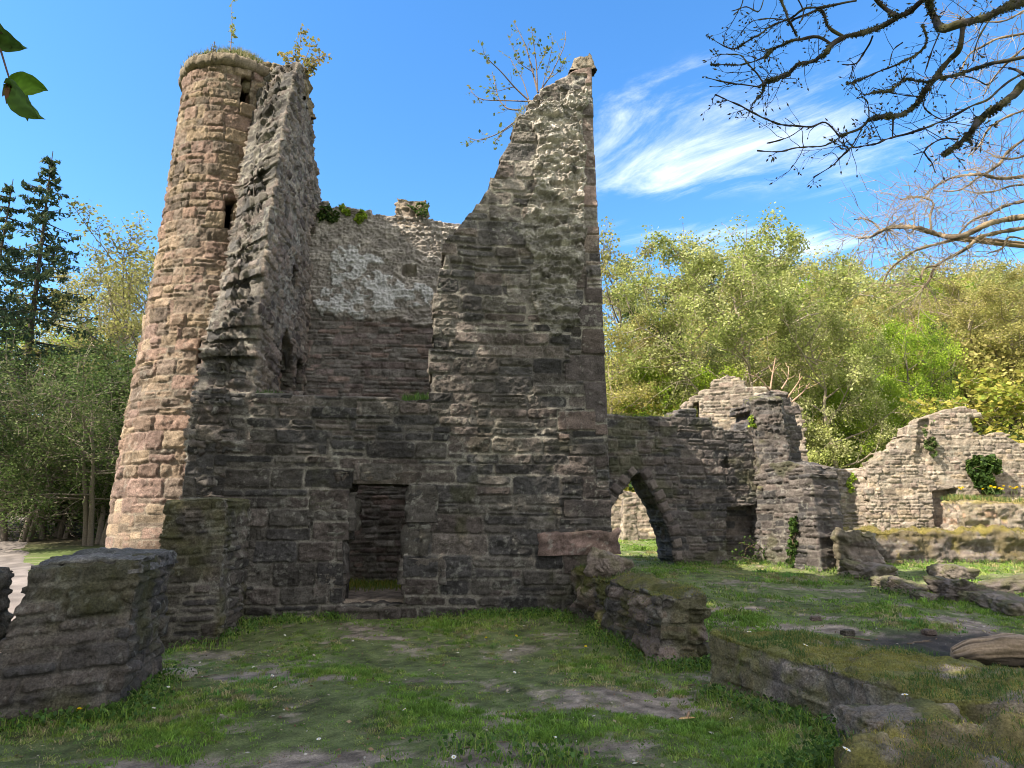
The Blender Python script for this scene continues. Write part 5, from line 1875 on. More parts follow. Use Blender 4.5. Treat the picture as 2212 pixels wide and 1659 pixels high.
def build_sprig():
    D = 1.05
    A = lambda x, y, d=D: at_depth(x, y, d)
    o0 = A(-60, 60)
    t = thing('beech_sprig', 'young green beech leaves on a thin twig at the top left edge, close up', 'leaves', tuple(o0))
    T = Tubes()
    T.add(np.array([A(-120, -20), A(-30, 60), A(2, 110), A(14, 150), A(22, 175)]) - o0, [.003, .0022, .0017, .0015, .0014], (.10, .06, .045), 6)
    T.add(np.array([A(-30, 60), A(-10, 66), A(5, 72)]) - o0, [.002, .0016, .0013], (.10, .06, .045), 6)
    obj('twig', T.mesh('sprig_twig'), t)
    to_eye = (EYEP - A(60, 210)); to_eye /= np.linalg.norm(to_eye)
    G1, G2 = (.10, .20, .018), (.06, .115, .02)
    specs = [((18, 178, D), (104, 196, D + .02), .020, (.3, .2, .3), .35, G1), ((20, 182, D), (98, 258, D - .02), .024, (-.2, .1, -.3), .4, G2), ((20, 180, D + .02), (60, 262, D + .03), .016, (.4, 0, 0), .3, G2),
             ((-30, 62, D), (60, 104, D + .02), .021, (0, .1, -.5), .5, G2), ((-30, 50, D + .02), (30, 108, D + .02), .018, (.2, .3, -.3), .3, (.05, .09, .02))]
    for i, (b, e, w, n, cu, c) in enumerate(specs):
        V, F, Cc = leaf_blade(A(*b), A(*e), w, to_eye + np.array(n), cu, 40 + i, c)
        obj('leaf', mesh_np('leaf', V - o0, F, Cc, True, [M_LEAF]), t)
    ps = []
    rng = np.random.RandomState(3)
    for k in range(9):
        V, F, Cc = leaf_blade(A(20, 176), A(20 + rng.uniform(-16, 10), 200 + rng.uniform(-6, 26)), .0035, to_eye + rng.normal(size=3) * .4, .3, k, (.17, .09, .045), 6, 4, 0)
        ps.append((V, F, Cc))
    V, F, Cc = merge(ps)
    obj('bud_scales', mesh_np('bud_scales', V - o0, F, Cc, True, [M_LEAF]), t)


build_sprig()

# ================================================================== plants growing on the masonry


def sapling(name, label, polys, zmap, Y, seed, wood=(.2, .15, .12), leafpal=((.16, .2, .05), (.11, .15, .04), (.22, .22, .08)), lsize=.05, twigs=5, nleaf=2, wscale=1.0, cat='sapling', spread=.35):
    rng = np.random.RandomState(seed)
    base = at_depth(*zmap(*polys[0][0][0]), Y)
    t = thing(name, label, cat, tuple(base))
    T = Tubes(); P = []
    for pts, w0, w1 in polys:
        dY = rng.uniform(-.5, .5)
        Q = np.array([at_depth(*zmap(a, b), Y + dY * i / max(len(pts) - 1, 1)) for i, (a, b) in enumerate(pts)])
        n = 14
        u0 = np.linspace(0, 1, len(Q)); u = np.linspace(0, 1, n)
        Q = np.stack([np.interp(u, u0, Q[:, k]) for k in range(3)], 1)
        for _ in range(2):
            Q[1:-1] = Q[1:-1] * .5 + (Q[2:] + Q[:-2]) * .25
        T.add(Q - base, (w0 * (1 - u) + w1 * u) * wscale, wood, 5)
        for k in range(twigs):
            i = rng.randint(3, n)
            tg = Q[min(i + 1, n - 1)] - Q[i - 1]; tg /= np.linalg.norm(tg)
            d = tg * .8 + perp(rng, tg) * .7; d /= np.linalg.norm(d)
            L = rng.uniform(.4, 1.0) * spread
            c = [Q[i], Q[i] + d * L * .5 + rng.normal(size=3) * .02, Q[i] + d * L + np.array((0, 0, .04))]
            T.add(np.array(c) - base, [w1 * .9 * wscale, w1 * .7 * wscale, w1 * .5 * wscale], wood, 4)
            for f in (.45, .75, 1.0):
                P.append(c[0] + (c[2] - c[0]) * f)
        for f in (.55, .7, .85, 1.0):
            P.append(Q[int(f * (n - 1))])
    P = np.repeat(np.array(P), nleaf, 0)
    P = P + rng.normal(size=P.shape) * lsize * .5
    col = np.array(leafpal)[rng.randint(len(leafpal), size=len(P))]
    V, F, Cc = leaf_quads(P - base, lsize * rng.uniform(.5, 1.2, len(P)), col, rng)
    obj('stem', T.mesh('stem'), t)
    obj('leaves', mesh_np('leaves', V, F, Cc, False, [M_LEAF]), t)
    return t


zs = lambda a, b: (877.8 + a * .3307, 54.9 + b * .3307)
sapling('sapling', 'leggy sapling with unfolding leaves rooted in the sloping edge of the castle spike',
        [([(860, 440), (820, 280), (780, 130), (700, -30)], .022, .006), ([(857, 440), (850, 250), (835, 140), (818, 20)], .016, .005), ([(805, 495), (700, 400), (620, 300), (540, 230), (505, 180)], .018, .005),
         ([(870, 430), (930, 350), (990, 230), (1040, 120), (1040, 40)], .016, .005), ([(745, 552), (660, 550), (600, 490), (570, 340), (560, 300)], .018, .005), ([(800, 497), (640, 490), (480, 490), (420, 430), (412, 390)], .014, .005),
         ([(722, 620), (600, 710), (470, 755), (410, 735)], .014, .005), ([(700, 650), (620, 700), (570, 770)], .010, .004), ([(880, 440), (900, 350), (950, 170), (958, 70)], .010, .003), ([(800, 480), (760, 350), (690, 240), (680, 210)], .012, .004),
         ([(820, 300), (740, 250), (660, 60)], .01, .004), ([(850, 300), (890, 220), (915, 150)], .008, .004), ([(700, 400), (600, 430), (530, 430)], .008, .004), ([(930, 350), (1000, 300), (1010, 280)], .008, .004)], zs, 12.3, 51, twigs=6, nleaf=1, lsize=.06, spread=.32)
zt_ = lambda a, b: (219.4 + a * .3307, 54.9 + b * .3307)
sapling('shrub', 'small straggly shrub on the right edge of the turret top',
        [([(1280, 300), (1290, 180), (1308, 0)], .012, .004), ([(1285, 300), (1340, 200), (1380, 90)], .010, .004), ([(1290, 300), (1360, 240), (1450, 205)], .008, .003), ([(1280, 300), (1230, 210), (1160, 185)], .008, .003), ([(1290, 310), (1330, 270), (1400, 225)], .008, .003),
         ([(1300, 330), (1350, 310), (1370, 300)], .007, .003), ([(1280, 290), (1265, 200), (1270, 110)], .007, .003)], zt_, 13.3, 52, leafpal=((.30, .26, .08), (.22, .22, .06), (.34, .26, .10)), lsize=.07, twigs=7, nleaf=2, spread=.25, cat='shrub')
sapling('tall_weed', 'single tall thin weed stem standing up from the turret top', [([(840, 170), (848, 90), (852, 10), (850, -150)], .012, .006)], zt_, 12.9, 53, leafpal=((.22, .26, .07), (.28, .3, .1)), lsize=.06, twigs=9, nleaf=2, spread=.12, cat='weed')
sapling('short_weed', 'short pale weed stem at the left of the turret top', [([(725, 190), (732, 150), (738, 105)], .012, .008), ([(735, 190), (745, 160), (750, 135)], .006, .004)], zt_, 12.9, 54, lsize=.03, twigs=2, nleaf=1, spread=.08, cat='weed')
zg = lambda a, b: (1289.2 + a * .2811, 466.3 + b * .2811)
sapling('bare_sapling', 'reddish bare sapling stems growing over the shoulder of the pier',
        [([(1330, 1340), (1280, 1280), (1200, 1200)], .03, .012), ([(1335, 1330), (1350, 1220), (1375, 1080)], .03, .012), ([(1420, 1330), (1470, 1250), (1475, 1160)], .025, .01), ([(1465, 1400), (1530, 1310), (1580, 1230)], .03, .012), ([(1500, 1430), (1580, 1360), (1635, 1290)], .03, .012)], zg, 19.3, 55,
        wood=(.42, .28, .2), lsize=.05, twigs=3, nleaf=1, spread=.5)


def ivy(name, label, poly, frame, seed, n, size, off=.12, cat='ivy', pal='ivy', thick=.25):
    P0, S, Nn = frame
    rng = np.random.RandomState(seed)
    q = np.array(to_sz(poly, P0, S, Nn))
    lo, hi = q.min(0), q.max(0)
    s, z = rng.uniform(lo[0], hi[0], n * 3), rng.uniform(lo[1], hi[1], n * 3)
    m = inside(q, s + .08 * vn2(s * 7, z * 7, seed), z + .08 * vn2(s * 7, z * 7, seed + 1)) & (fbm2(s * 3, z * 3, 3, seed + 5) > -.45)
    s, z = s[m][:n], z[m][:n]
    dpt = off + thick * rng.uniform(0, 1, len(s)) * (.5 + .5 * fbm2(s * 3, z * 3, 2, seed + 3))
    P = np.array(P0)[None] + s[:, None] * np.array(S)[None] + dpt[:, None] * np.array(Nn)[None]
    P[:, 2] = z
    c0 = P.mean(0)
    pc = np.array(LEAFC[pal])
    col = pc[rng.randint(len(pc), size=len(P))] * rng.uniform(.8, 1.3, (len(P), 1))
    V, F, Cc = leaf_quads(P - c0, size * rng.uniform(.6, 1.2, len(P)), col, rng, 0, 1.1)
    t = thing(name, label, cat, tuple(c0))
    obj('foliage', mesh_np('foliage', V, F, Cc, False, [M_LEAF]), t)
    T = Tubes()
    for k in range(7):
        i, j = rng.randint(len(P)), rng.randint(len(P))
        a, b = P[i] - c0, P[j] - c0
        T.add([a, a * .5 + b * .5 + rng.normal(size=3) * .05, b], [.012, .009, .006], (.12, .09, .06), 4)
    obj('stems', T.mesh('stems'), t)
    return t


ivy('ivy_clump', 'rounded glossy ivy clump hanging on the face of the broad sunlit gable', [(2080, 1000), (2100, 985), (2140, 985), (2150, 1010), (2142, 1050), (2150, 1068), (2110, 1068), (2098, 1040), (2084, 1025)], (HA, HS, HN), 61, 1700, .12, .12, thick=.5)
ivy('ivy_trail', 'thin trail of ivy climbing the return of the archway wall', [(1706, 1225), (1715, 1150), (1708, 1120), (1722, 1115), (1735, 1150), (1730, 1230)], (BA, BS, BN), 62, 420, .09, .06, thick=.12)
ivy('ivy_tuft', 'yellow-green ivy tuft drooping from the top of the castle rear wall', [(732, 448), (765, 446), (796, 470), (780, 490), (765, 478), (745, 470)], (RP, FS, FN), 63, 420, .07, .08, pal='bright', thick=.25)
ivy('ivy_tuft', 'dark ivy shadowing the inner top corner of castle side wall and rear wall', [(690, 440), (722, 450), (735, 470), (712, 500), (692, 490)], (RP, FS, FN), 64, 420, .07, .08, thick=.25)
ivy('ivy_tuft', 'ivy draped over the little chimney block of the rear wall', [(880, 446), (926, 440), (928, 470), (910, 476), (895, 462)], (RP + FN * .08, FS, FN), 65, 240, .06, .05, thick=.2)
ivy('fern_tuft', 'green fern tuft sprouting beside the pier on the archway wall top', [(1612, 905), (1630, 890), (1640, 920), (1622, 935), (1608, 925)], (AA, AS, AN), 66, 260, .07, .1, pal='bright', cat='fern', thick=.35)
ivy('creeper', 'brownish climber in the chimney groove of the broad gable', [(1990, 925), (2010, 910), (2022, 960), (2010, 990), (1995, 975)], (HA, HS, HN), 67, 400, .09, .1, pal='thorn', cat='climber', thick=.35)
ivy('creeper', 'small green plant on the flank wall left of the broad gable', [(1830, 1035), (1842, 1020), (1852, 1035), (1845, 1065), (1834, 1060)], (JA, JS, JN), 68, 200, .08, .08, pal='bright', cat='climber', thick=.2)
ivy('creeper', 'leafy brambles low on the archway wall where it turns towards the viewer', [(1560, 1215), (1590, 1150), (1640, 1170), (1700, 1215), (1690, 1245), (1600, 1225)], (AA, AS, AN), 69, 260, .06, .2, pal='ivy', cat='bramble', thick=.25)

# ================================================================== grass, weeds and litter


def clear_of_walls(x, y):
    m = np.ones(x.shape, bool)
    for o in STUBS:
        m &= ~inside(o, x, y)
    a = (x - FP[0]) * FS[0] + (y - FP[1]) * FS[1]
    b = -((x - FP[0]) * FN[0] + (y - FP[1]) * FN[1])
    m &= ~((a > -5.6) & (a < 1.75) & (b > -.02) & (b < .9))
    m &= ~((b >= .9) & (a > -5.6) & (a < 1.7) & (b < 5))
    m &= path_dist(x, y) > .9
    return m


STUBS = [[(1.9, 4.1), (4.6, 3.4), (5.0, 4.85), (2.15, 5.0)], [(-4.9, 6.2), (-3.6, 6.85), (-4.0, 8.25), (-5.5, 8.1)], [(-5.0, 9.9), (-4.1, 10.05), (-4.3, 11.5), (-5.3, 11.4)], [(1.75, 8.8), (2.42, 9.0), (1.85, 12.2), (1.05, 11.95)],
         [(2.8, 6.25), (4.7, 5.65), (3.2, 8.15), (2.2, 7.95)], [(7.75, 16.7), (8.7, 16.4), (9.2, 18.6), (8.3, 18.8)], [(1.6, 17.7), (6.75, 18.9), (6.6, 20), (1.5, 19)], [(6.6, 19.2), (7.85, 17.2), (8.6, 17.6), (7.4, 19.6)]]
GRASSC = np.array([(.165, .29, .045), (.115, .215, .034), (.21, .32, .05), (.26, .31, .085), (.36, .32, .16), (.12, .25, .06)])


def build_grass():
    rng = np.random.RandomState(31)
    parts = []

    def field(n, xr, yr, pw, per, h0, h1, w, spread):
        y = yr[0] + (yr[1] - yr[0]) * rng.uniform(0, 1, n) ** pw
        x = rng.uniform(-1, 1, n) * (.95 * y + .3)
        ok = (x > xr[0]) & (x < xr[1])
        x, y = x[ok], y[ok]
        d = dirtmask(x, y)
        ok = (rng.uniform(size=len(x)) > d * .93) & (ashmask(x, y) < .35) & (rng.uniform(size=len(x)) > .75 * mossmask(x, y))
        x, y = x[ok], y[ok]
        lush = np.clip(.5 + .75 * fbm2(x * 1.1, y * 1.1, 4, 44), .05, 1.2)
        th = (h0 + (h1 - h0) * rng.uniform(0, 1, len(x)) ** 2.2) * (.45 + .9 * lush)
        tone = rng.uniform(.6, 1.35, len(x))
        ci = np.clip((np.clip(.45 + .6 * fbm2(x * .8, y * .8, 3, 46), 0, .999) * 4 + rng.uniform(-1.4, 2.4, len(x))).astype(int), 0, 5)
        k = np.repeat(np.arange(len(x)), np.maximum(2, (per * rng.uniform(.4, 1.6, len(x)) * (.5 + lush)).astype(int)))
        X = x[k] + rng.normal(size=len(k)) * spread
        Y = y[k] + rng.normal(size=len(k)) * spread
        ok = clear_of_walls(X, Y)
        k, X, Y = k[ok], X[ok], Y[ok]
        col = GRASSC[ci[k]] * (tone[k] * rng.uniform(.75, 1.25, len(k)))[:, None]
        P = np.stack([X, Y, zt(X, Y) - .012], 1)
        parts.append(blades_data(P, th[k] * rng.uniform(.5, 1.15, len(k)), w * rng.uniform(.6, 1.3, len(k)) * (1 + .05 * Y), 1.0, col, rng))
    field(46000, (-8.5, 10.5), (4.2, 12.8), 1.45, 20, .018, .08, .0055, .028)
    field(17000, (-9, 15), (11, 25), 1.2, 13, .03, .12, .010, .06)
    field(9000, (1, 9), (22, 30), 1.0, 9, .04, .14, .014, .08)
    V, F, Cc = merge(parts)
    tag(obj('grass', mesh_np('grass', V, F, Cc, False, [M_GRASS])), 'short patchy lawn between the wall stubs', 'grass', kind='stuff')
    # lush strips of taller grass and broad weeds along wall feet
    parts = []
    lines = [((-4.2, 11.3), (-2.5, 11.6), .35, 900), ((-1.2, 11.75), (1.1, 11.9), .45, 1500), ((1.0, 11.6), (1.75, 8.9), .35, 1300), ((1.7, 8.6), (2.6, 8.85), .25, 500), ((-3.5, 6.7), (-3.95, 8.4), .25, 900), ((-4.6, 6.2), (-3.4, 6.65), .25, 1100),
             ((2.0, 7.5), (2.7, 5.9), .12, 500), ((1.75, 4.9), (2.35, 5.45), .16, 650), ((3.6, 18.1), (6.6, 18.9), .45, 900), ((6.5, 18.9), (7.7, 17.0), .4, 800), ((7.7, 16.6), (8.8, 16.0), .4, 600), ((9, 18.8), (15, 18.9), .4, 900),
             ((7.4, 14.2), (10, 13.5), .5, 800), ((-.6, 5.4), (.6, 5.2), .35, 500), ((-4.3, 9.7), (-3.9, 11.2), .3, 500)]
    for (x0, y0), (x1, y1), w, n in lines:
        t = rng.uniform(0, 1, n)
        x = x0 + (x1 - x0) * t + rng.normal(size=n) * w * .5
        y = y0 + (y1 - y0) * t + rng.normal(size=n) * w * .5
        cl = fbm2(x * 3, y * 3, 2, 51) > -.35
        x, y = x[cl], y[cl]; n = len(x)
        P = np.stack([x, y, zt(x, y) - .01], 1)
        col = GRASSC[rng.randint(4, size=n)] * rng.uniform(.85, 1.35, (n, 1))
        parts.append(blades_data(P, rng.uniform(.07, .20, n), np.full(n, .0075), .9, col, rng))
        k = n
        Pl = P[rng.randint(n, size=k)] + rng.normal(size=(k, 3)) * np.array((.06, .06, .01)) + np.array((0, 0, 1)) * rng.uniform(.02, .13, k)[:, None]
        col = np.array([(.06, .13, .025), (.08, .16, .03), (.05, .10, .025)])[rng.randint(3, size=k)] * rng.uniform(.8, 1.2, (k, 1))
        parts.append(leaf_quads(Pl, rng.uniform(.018, .042, k), col, rng, -.2, 1.3))
    V, F, Cc = merge(parts)
    tag(obj('weeds', mesh_np('weeds', V, F, Cc, False, [M_GRASS])), 'lush weeds and taller grass along the wall feet', 'weeds', kind='stuff')


build_grass()


def surface_tufts(parent, n, seed, h, w, pal, name, nzmin=.55, mask=None, lean=1.0):
    """short growth rooted on the upward faces of a wall mesh"""
    rng = np.random.RandomState(seed)
    src = [c for c in parent.children if c.type == 'MESH'][0]
    me = src.data
    co = np.empty(len(me.vertices) * 3, np.float32); me.vertices.foreach_get('co', co); co = co.reshape(-1, 3)
    no = np.empty(len(me.vertices) * 3, np.float32); me.vertices.foreach_get('normal', no); no = no.reshape(-1, 3)
    ok = no[:, 2] > nzmin
    if mask is not None:
        W = co + np.array(parent.location)
        ok &= mask(W)
    ids = np.nonzero(ok)[0]
    if not len(ids):
        return
    ids = rng.choice(ids, n)
    P = co[ids] + rng.normal(size=(n, 3)) * .012
    col = np.array(pal)[rng.randint(len(pal), size=n)] * rng.uniform(.7, 1.3, (n, 1))
    V, F, Cc = blades_data(P, rng.uniform(h[0], h[1], n), np.full(n, w), lean, col, rng)
    o = obj(name, mesh_np(name, V, F, Cc, False, [M_GRASS]), parent)
    o['kind'] = 'stuff'


MOSSC = [(.26, .23, .05), (.20, .20, .045), (.32, .26, .075), (.16, .18, .04)]
patchy = lambda s_, k, thr: (lambda W: fbm3(W[:, 0] * k, W[:, 1] * k, W[:, 2] * k, 3, s_) > thr)
surface_tufts(st4, 26000, 91, (.008, .028), .004, MOSSC, 'moss', .55, patchy(5, 2, -.25))
surface_tufts(st4, 6500, 92, (.02, .07), .005, [(.07, .14, .03), (.05, .11, .025), (.10, .15, .04)], 'turf', .6, patchy(9, 1.6, .0))
def mound_moss():
    rng = np.random.RandomState(64)
    n = 42000
    x, y = rng.uniform(2.2, 5.4, n), rng.uniform(3.8, 6.2, n)
    ok = (rng.uniform(size=n) < mossmask(x, y) * 1.1) & ~inside(STUBS[4], x, y)
    x, y = x[ok], y[ok]
    col = np.array(MOSSC)[rng.randint(4, size=len(x))] * rng.uniform(.7, 1.3, (len(x), 1))
    V, F, Cc = blades_data(np.stack([x, y, zt(x, y) - .006], 1), rng.uniform(.008, .032, len(x)), np.full(len(x), .0045), 1.0, col, rng)
    tag(obj('moss', mesh_np('moss', V, F, Cc, False, [M_GRASS])), 'yellow-green moss carpeting the mound at lower right', 'moss', kind='stuff')


mound_moss()
surface_tufts(st5, 16000, 93, (.008, .03), .004, MOSSC, 'moss', .4)
surface_tufts(st5, 1500, 97, (.02, .07), .005, [(.07, .14, .03), (.05, .11, .025)], 'turf', .5, patchy(9, 1.6, .1))
surface_tufts(st3, 9000, 94, (.008, .03), .005, MOSSC + [(.08, .13, .03)], 'moss', .5, patchy(7, 2, -.1))
surface_tufts(st3, 900, 95, (.04, .12), .006, [(.07, .14, .03), (.12, .15, .05)], 'turf', .6, lambda W: W[:, 1] > 10.6)
surface_tufts(st8, 7000, 96, (.02, .06), .010, [(.26, .21, .06), (.18, .16, .04), (.12, .14, .03)], 'moss', .45)


def turf_line(pts, frame, n, seed, h, pal, label, name='grass_tuft', depth=.5, cat='grass'):
    P0, S, Nn = frame
    rng = np.random.RandomState(seed)
    q = np.array(to_sz(pts, P0, S, Nn))
    k = rng.uniform(0, len(q) - 1.001, n)
    i = k.astype(int); f = (k - i)[:, None]
    sz = q[i] * (1 - f) + q[i + 1] * f
    P = np.array(P0)[None] + sz[:, :1] * np.array(S)[None] - rng.uniform(0, depth, n)[:, None] * np.array(Nn)[None]
    P[:, 2] = sz[:, 1] - .03
    c0 = P.mean(0)
    col = np.array(pal)[rng.randint(len(pal), size=n)] * rng.uniform(.8, 1.25, (n, 1))
    V, F, Cc = blades_data(P - c0, rng.uniform(h * .4, h, n), np.full(n, .012), .9, col, rng)
    return tag(obj(name, mesh_np(name, V, F, Cc, False, [M_GRASS]), None, tuple(c0)), label, cat)


def build_court_grass():
    rng = np.random.RandomState(66)
    n = 5200
    a, b = rng.uniform(-4.6, 1.2, n), 1.9 + 2.3 * rng.uniform(0, 1, n) ** .6
    P = FP[None] + a[:, None] * FS[None] - b[:, None] * FN[None]
    P[:, 2] = zt(P[:, 0], P[:, 1]) - .01
    col = np.array([(.15, .25, .045), (.24, .27, .05), (.33, .30, .06), (.12, .2, .04)])[rng.randint(4, size=n)]
    V, F, Cc = blades_data(P, rng.uniform(.06, .2, n), np.full(n, .012), .9, col, rng)
    tag(obj('court_grass', mesh_np('court_grass', V, F, Cc, False, [M_GRASS])), 'rough grass on the floor inside the roofless castle', 'grass', kind='stuff')


build_court_grass()
GP = [(.07, .15, .03), (.10, .18, .035), (.06, .12, .03)]
YP = [(.26, .24, .08), (.18, .2, .05), (.32, .27, .11)]
turf_line([(868, 862), (900, 858), (930, 858)], (FP, FS, FN), 320, 71, .22, GP, 'bright green grass tuft on the low castle wall beside the spike')
turf_line([(548, 848), (575, 846), (610, 846)], (FP, FS, FN), 160, 72, .13, GP, 'thin grass on the low castle wall by its left broken end')
turf_line([(1112, 262), (1122, 240), (1135, 225)], (FP, FS, FN), 160, 73, .22, YP, 'yellow grass tuft at the roots of the sapling on the castle spike')
turf_line([(1330, 894), (1400, 899), (1462, 898)], (AA, AS, AN), 520, 74, .16, GP + YP, 'grass fringe along the archway wall top beside the castle')['kind'] = 'stuff'
turf_line([(985, 490), (995, 488), (1002, 490)], (RP, FS, FN), 120, 75, .25, YP, 'small grass tuft on the rear wall top touching the spike')
turf_line([(2068, 1076), (2120, 1078), (2180, 1082), (2250, 1085)], (np.array((14.3, 22.3, 0)), *line_frame((14.3, 22.3), (19, 22.0))[1:]), 1700, 76, .3, YP + GP, 'dry yellow grass on the bench wall below the ivy clump', depth=1.0)
turf_line([(655, 190), (668, 240), (672, 300), (680, 370), (690, 430)], (SP, SS, SN), 300, 77, .25, [(.10, .13, .03), (.16, .15, .05)], 'scrubby growth along the top of the castle side wall', depth=.3)


# -------------------------------------------------- flowers
def daisy_mesh(seed):
    rng = np.random.RandomState(seed)
    parts = []
    n = 11
    for k in range(n):
        a = k * 2 * math.pi / n
        d = np.array((math.cos(a), math.sin(a), 0)); e = np.array((-math.sin(a), math.cos(a), 0))
        V = np.array([d * .003, d * .009 + e * .0032 + np.array((0, 0, .002)), d * .0135 + np.array((0, 0, .0025)), d * .009 - e * .0032 + np.array((0, 0, .002))]) + np.array((0, 0, .05))
        parts.append((V, np.array([[0, 3, 2, 1]]), np.tile((.8, .8, .78), (4, 1))))
    return merge(parts)


def flower_kinds():
    V, F, Cc = daisy_mesh(1)
    pet = mesh_np('daisy_petals', V * np.array((1.3, 1.3, 1)), F, Cc, False, [M_PETAL])
    T = Tubes(); T.add([(0, 0, .049), (0, 0, .0525), (0, 0, .054)], [.0048, .0042, .0012], (.75, .52, .03), 8)
    cen = T.mesh('daisy_centre', M_PETAL)
    T = Tubes(); T.add([(.004, .002, -.01), (.002, 0, .025), (0, 0, .05)], [.0012] * 3, (.10, .17, .04), 5)
    stem = T.mesh('flower_stem', M_GRASS)
    rng = np.random.RandomState(2)
    parts = []
    for ring, (n, r, z, up) in enumerate(((16, .019, .0, .004), (13, .014, .003, .007), (9, .008, .006, .008))):
        for k in range(n):
            a = k * 2 * math.pi / n + ring
            d = np.array((math.cos(a), math.sin(a), 0)); e = np.array((-math.sin(a), math.cos(a), 0))
            V = np.array([d * .001, d * r * .6 + e * .0028, d * r, d * r * .6 - e * .0028]); V[:, 2] = [.07 + z, .07 + z + up, .07 + z + up, .07 + z + up]
            parts.append((V, np.array([[0, 3, 2, 1]]), np.tile((.85, .66, .02), (4, 1))))
    V, F, Cc = merge(parts)
    dan = mesh_np('dandelion_head', V, F, Cc, False, [M_PETAL])
    T = Tubes(); T.add([(.006, .003, -.01), (.003, 0, .035), (0, 0, .071)], [.0018] * 3, (.14, .18, .06), 5)
    dst = T.mesh('dandelion_stem', M_GRASS)
    return pet, cen, stem, dan, dst


PET, CEN, STEM, DAN, DST = flower_kinds()


def ground_px(x, y):
    Y = 6.0
    r = ray(x, y)
    t = (0 - EYE) / r[2] if r[2] < 0 else 10
    p = EYEP + r * t
    for _ in range(25):
        z = float(zt(p[0], p[1]))
        t = t + ((z - EYE) / r[2] - t) * .5
        p = EYEP + r * t
    return np.array((p[0], p[1], float(zt(p[0], p[1]))))


def flower(kind, p, label, group, scale=1.0, rz=0.):
    t = thing(kind, label, kind, tuple(p), group)
    t.scale = (scale,) * 3
    t.rotation_euler = (.25 * math.sin(rz * 7), -.3 + .2 * math.cos(rz * 5), rz)
    for nm, me in ((('petals', PET), ('centre', CEN), ('stem', STEM)) if kind == 'daisy' else (('petals', DAN), ('stem', DST))):
        o = bpy.data.objects.new(nm, me)
        COL.objects.link(o)
        o.parent = t


DA = [(314, 1412, 'daisies by the dark stub foot'), (308, 1428, 0), (325, 1440, 0), (332, 1478, 0), (346, 1492, 0), (361, 1496, 0), (374, 1500, 0), (426, 1508, 0), (320, 1518, 0), (328, 1544, 0), (57, 1638, 0), (88, 1630, 0),
      (550, 1451, 0), (583, 1470, 0), (620, 1458, 0), (598, 1496, 0), (612, 1380, 0), (598, 1418, 0), (664, 1414, 0), (664, 1330, 0), (762, 1394, 0), (800, 1400, 0), (835, 1404, 0), (990, 1420, 0), (1005, 1396, 0), (1080, 1408, 0), (1105, 1414, 0),
      (1108, 1462, 0), (1140, 1440, 0), (760, 1500, 0), (880, 1545, 0), (690, 1612, 0), (1490, 1500, 0), (1586, 1566, 0), (1700, 1425, 0), (1860, 1412, 0), (1100, 1510, 0), (1200, 1610, 0), (980, 1650, 0), (1620, 1470, 0)]
for i_, (x, y, _) in enumerate(DA):
    flower('daisy', ground_px(x, y), 'tiny white daisy open in the short shaded grass', 'daisies scattered over the lawn', 1.15, i_ * 1.7)
for i_, (x, y, z, lab) in enumerate([(1958, 1512, .42, 'white daisy on the mossy mound at lower right'), (1817, 1628, .30, 'white daisy on the moss at the bottom edge'), (1632, 1360, .55, 'white daisy at the far end of the broad mossy wall'), (1620, 1372, .54, 'white daisy just left of the one at the far end of broad mossy wall'), (1733, 1400, .52, 'white daisy in the middle of the broad mossy wall top')]):
    p = at_z(x, y, z)
    flower('daisy', (p[0], p[1], p[2] - .04), lab, None, 1.5, i_ * 2.1)
p = ground_px(180, 1560)
flower('dandelion', p, 'single yellow dandelion at the foot of the nearest dark stub', None, 1.6, .4)
for i_, (x, y, lab) in enumerate([(1051, 1392, 'yellow dandelion in the middle of the lawn before the castle'), (1265, 1410, 'yellow dandelion near the right mossy stub'), (1110, 1385, 'small yellow dandelion right of the middle one')]):
    flower('dandelion', ground_px(x, y), lab, None, 1.2, i_)
rngf = np.random.RandomState(8)
for i_ in range(22):
    x = rngf.uniform(14.4, 17.2); yv = rngf.uniform(22.3, 22.8)
    flower('dandelion', (x, yv, qz + .12 + rngf.uniform(0, .12)), 'yellow dandelion among dry grass on the bench wall', 'dandelions along the bench wall', 2.8, i_ * .9)

# -------------------------------------------------- log, sticks, leaves and chips


